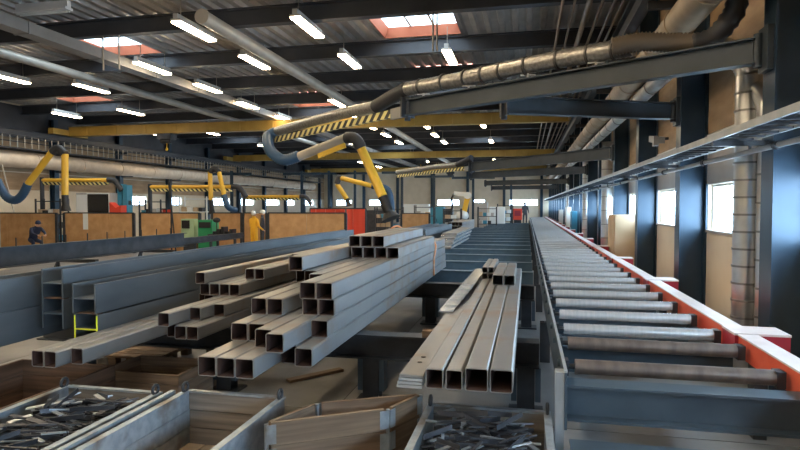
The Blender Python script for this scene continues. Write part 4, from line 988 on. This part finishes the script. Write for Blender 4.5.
# ================================================================ PEOPLE
def person(loc, rz, joints, top, legs_m, label, cap=None, hair='hair'):
    """joints: dict of skeleton points in local metres; one continuous skinned body."""
    J = joints
    names = ['pelvis', 'waist', 'chest', 'neck', 'head', 'crown', 'sh_l', 'el_l', 'wr_l', 'ha_l', 'sh_r', 'el_r', 'wr_r', 'ha_r', 'hip_l', 'kn_l', 'an_l', 'to_l', 'hip_r', 'kn_r', 'an_r', 'to_r']
    rad = dict(pelvis=.15, waist=.14, chest=.16, neck=.06, head=.095, crown=.085, sh=.075, el=.05, wr=.036, ha=.04, hip=.1, kn=.07, an=.05, to=.045)
    idx = {n: i for i, n in enumerate(names)}
    E = [('pelvis', 'waist'), ('waist', 'chest'), ('chest', 'neck'), ('neck', 'head'), ('head', 'crown'), ('chest', 'sh_l'), ('sh_l', 'el_l'), ('el_l', 'wr_l'), ('wr_l', 'ha_l'), ('chest', 'sh_r'), ('sh_r', 'el_r'), ('el_r', 'wr_r'), ('wr_r', 'ha_r'), ('pelvis', 'hip_l'), ('hip_l', 'kn_l'), ('kn_l', 'an_l'), ('an_l', 'to_l'), ('pelvis', 'hip_r'), ('hip_r', 'kn_r'), ('kn_r', 'an_r'), ('an_r', 'to_r')]
    me = bpy.data.meshes.new('body'); me.from_pydata([J[n] for n in names], [(idx[a], idx[b]) for a, b in E], [])
    tmp = bpy.data.objects.new('body_tmp', me); COL.objects.link(tmp)
    sk = tmp.modifiers.new('s', 'SKIN'); sk.use_smooth_shade = True
    for i, n in enumerate(names):
        r_ = rad[n.split('_')[0]]; me.skin_vertices[0].data[i].radius = (r_*(1.15 if n in ('chest', 'waist', 'pelvis') else 1), r_*(.8 if n in ('chest', 'waist', 'pelvis') else 1))
        me.skin_vertices[0].data[i].use_root = (i == 0)
    sb = tmp.modifiers.new('b', 'SUBSURF'); sb.levels = 2; sb.render_levels = 2
    dg = bpy.context.evaluated_depsgraph_get(); dg.update()
    nm = bpy.data.meshes.new_from_object(tmp.evaluated_get(dg)); bpy.data.objects.remove(tmp)
    nm.name = 'body'
    for q in ('skin', top, legs_m, 'black'): nm.materials.append(M[q])
    pts = {n: Vector(J[n]) for n in names}
    for pl in nm.polygons:
        c = pl.center; pl.use_smooth = True
        k = min(names, key=lambda n: (pts[n]-c).length)
        pl.material_index = 0 if k in ('head', 'crown', 'ha_l', 'ha_r') else 3 if k.startswith('to_') else 2 if k.startswith(('hip', 'kn', 'an', 'pelvis')) else 1
    t = thing('person', label, 'person', loc, rz)
    body = bpy.data.objects.new('body', nm); COL.objects.link(body); body.parent = t
    hd = pts['head']; hc = hd.lerp(pts['crown'], .6)
    MB().ball(hc+Vector((0, .02, .02)), .1, .115, .105).build('hair' if cap is None else 'cap', hair if cap is None else cap, t, local=True)
    if cap: MB().box(hc.x-.07, hc.x+.07, hc.y-.2, hc.y-.07, hc.z-.0, hc.z+.015).build('cap_peak', cap, t, local=True)
    f = MB().ball(hd+Vector((0, -.108, .0)), .014, .022, .025).ball(hd+Vector((.1, 0, 0)), .015, .025, .035).ball(hd+Vector((-.1, 0, 0)), .015, .025, .035)
    f.build('face', 'skin', t, local=True)
    e = MB().ball(hd+Vector((.035, -.095, .03)), .013, .01, .01).ball(hd+Vector((-.035, -.095, .03)), .013, .01, .01).box(hd.x-.028, hd.x+.028, hd.y-.1, hd.y-.088, hd.z-.055, hd.z-.045)
    e.build('eyes_and_mouth', 'hair', t, local=True)
    for s in ('l', 'r'):
        w = pts['wr_'+s]; h_ = pts['ha_'+s]; d = (h_-w).normalized(); sd = d.cross(Vector((0, 0, 1)));
        if sd.length < .2: sd = Vector((0, 1, 0))
        sd.normalize(); m = MB()
        for k in range(4):
            o_ = sd*(.027-.018*k); b_ = h_+o_+d*.02; L = (.07, .08, .075, .058)[k]; m.sweep([b_, b_+d*L*.5, b_+d*L*.9+Vector((0, 0, -.012))], .0085, 6, seg=3)
        m.sweep([h_-d*.03+sd*.03, h_+sd*.055+d*.01, h_+sd*.06+d*.045], .0095, 6, seg=3)
        m.build('fingers', 'skin', t, local=True)
    return t
def stand(h=1.0, arm=0., lean=0.):
    J = dict(pelvis=(0, 0, .93), waist=(0, -.02*lean, 1.12), chest=(0, -.05*lean, 1.33), neck=(0, -.07*lean, 1.50), head=(0, -.09*lean-.01, 1.61), crown=(0, -.09*lean, 1.71),
             sh_l=(.19, 0, 1.40), el_l=(.25, -.05*arm, 1.12), wr_l=(.25, -.28*arm-.03, .90+.12*arm), ha_l=(.25, -.35*arm-.04, .82+.17*arm), sh_r=(-.19, 0, 1.40), el_r=(-.25, -.05*arm, 1.12), wr_r=(-.24, -.28*arm-.03, .90+.12*arm), ha_r=(-.24, -.35*arm-.04, .82+.17*arm),
             hip_l=(.1, 0, .87), kn_l=(.12, -.02, .48), an_l=(.13, .02, .08), to_l=(.14, -.16, .045), hip_r=(-.1, 0, .87), kn_r=(-.12, -.02, .48), an_r=(-.13, .02, .08), to_r=(-.14, -.16, .045))
    return {k: tuple(c*h for c in v) for k, v in J.items()}
p = P(254, 230, Y=22.2); person((p.x, 22.2, 0), R(160), stand(.98, .8), 'hivis', 'hivis', 'person in orange-yellow work clothes standing before a narrow board partition', cap='machine_white')
p = P(262.5, 230, Y=23.1); person((p.x, 23.1, 0), R(-70), stand(1.0, .9), 'charcoal', 'charcoal', 'person in dark clothes facing the worker in orange-yellow', cap='machine_white')
bend = dict(pelvis=(0, .12, .62), waist=(0, 0, .80), chest=(0, -.14, .98), neck=(0, -.24, 1.12), head=(0, -.32, 1.20), crown=(0, -.36, 1.30),
            sh_l=(.19, -.17, 1.04), el_l=(.24, -.36, .86), wr_l=(.16, -.56, .80), ha_l=(.12, -.63, .78), sh_r=(-.19, -.17, 1.04), el_r=(-.24, -.36, .86), wr_r=(-.16, -.56, .80), ha_r=(-.12, -.63, .78),
            hip_l=(.1, .1, .58), kn_l=(.16, -.28, .5), an_l=(.14, -.05, .08), to_l=(.15, -.24, .045), hip_r=(-.1, .1, .58), kn_r=(-.16, -.28, .5), an_r=(-.14, -.05, .08), to_r=(-.15, -.24, .045))
p = P(34, 228, Y=19.5); person((p.x, 19.5, 0), R(70), bend, 'navy', 'navy', 'person in navy clothes and cap crouching before a board partition', cap='navy')
p = P(525, 214, Y=47.0)
t = thing('operator_platform', 'low dark steel platform at the far end of the conveyor', 'platform', (p.x, 47.2, 0)); MB().box(p.x-.55, p.x+.55, 46.6, 47.6, .42, .47).build('deck', 'dark_steel', t)
for sx_ in (-1, 1):
    for sy_ in (-1, 1): MB().box(p.x+sx_*.5-.04, p.x+sx_*.5+.04, 47.1+sy_*.45-.04, 47.1+sy_*.45+.04, 0, .42).build('leg', 'dark_steel', t)
person((p.x, 47.0, .47), R(15), stand(1.0, .5), 'charcoal', 'charcoal', 'person in dark clothes standing at the far end of the roller conveyor')
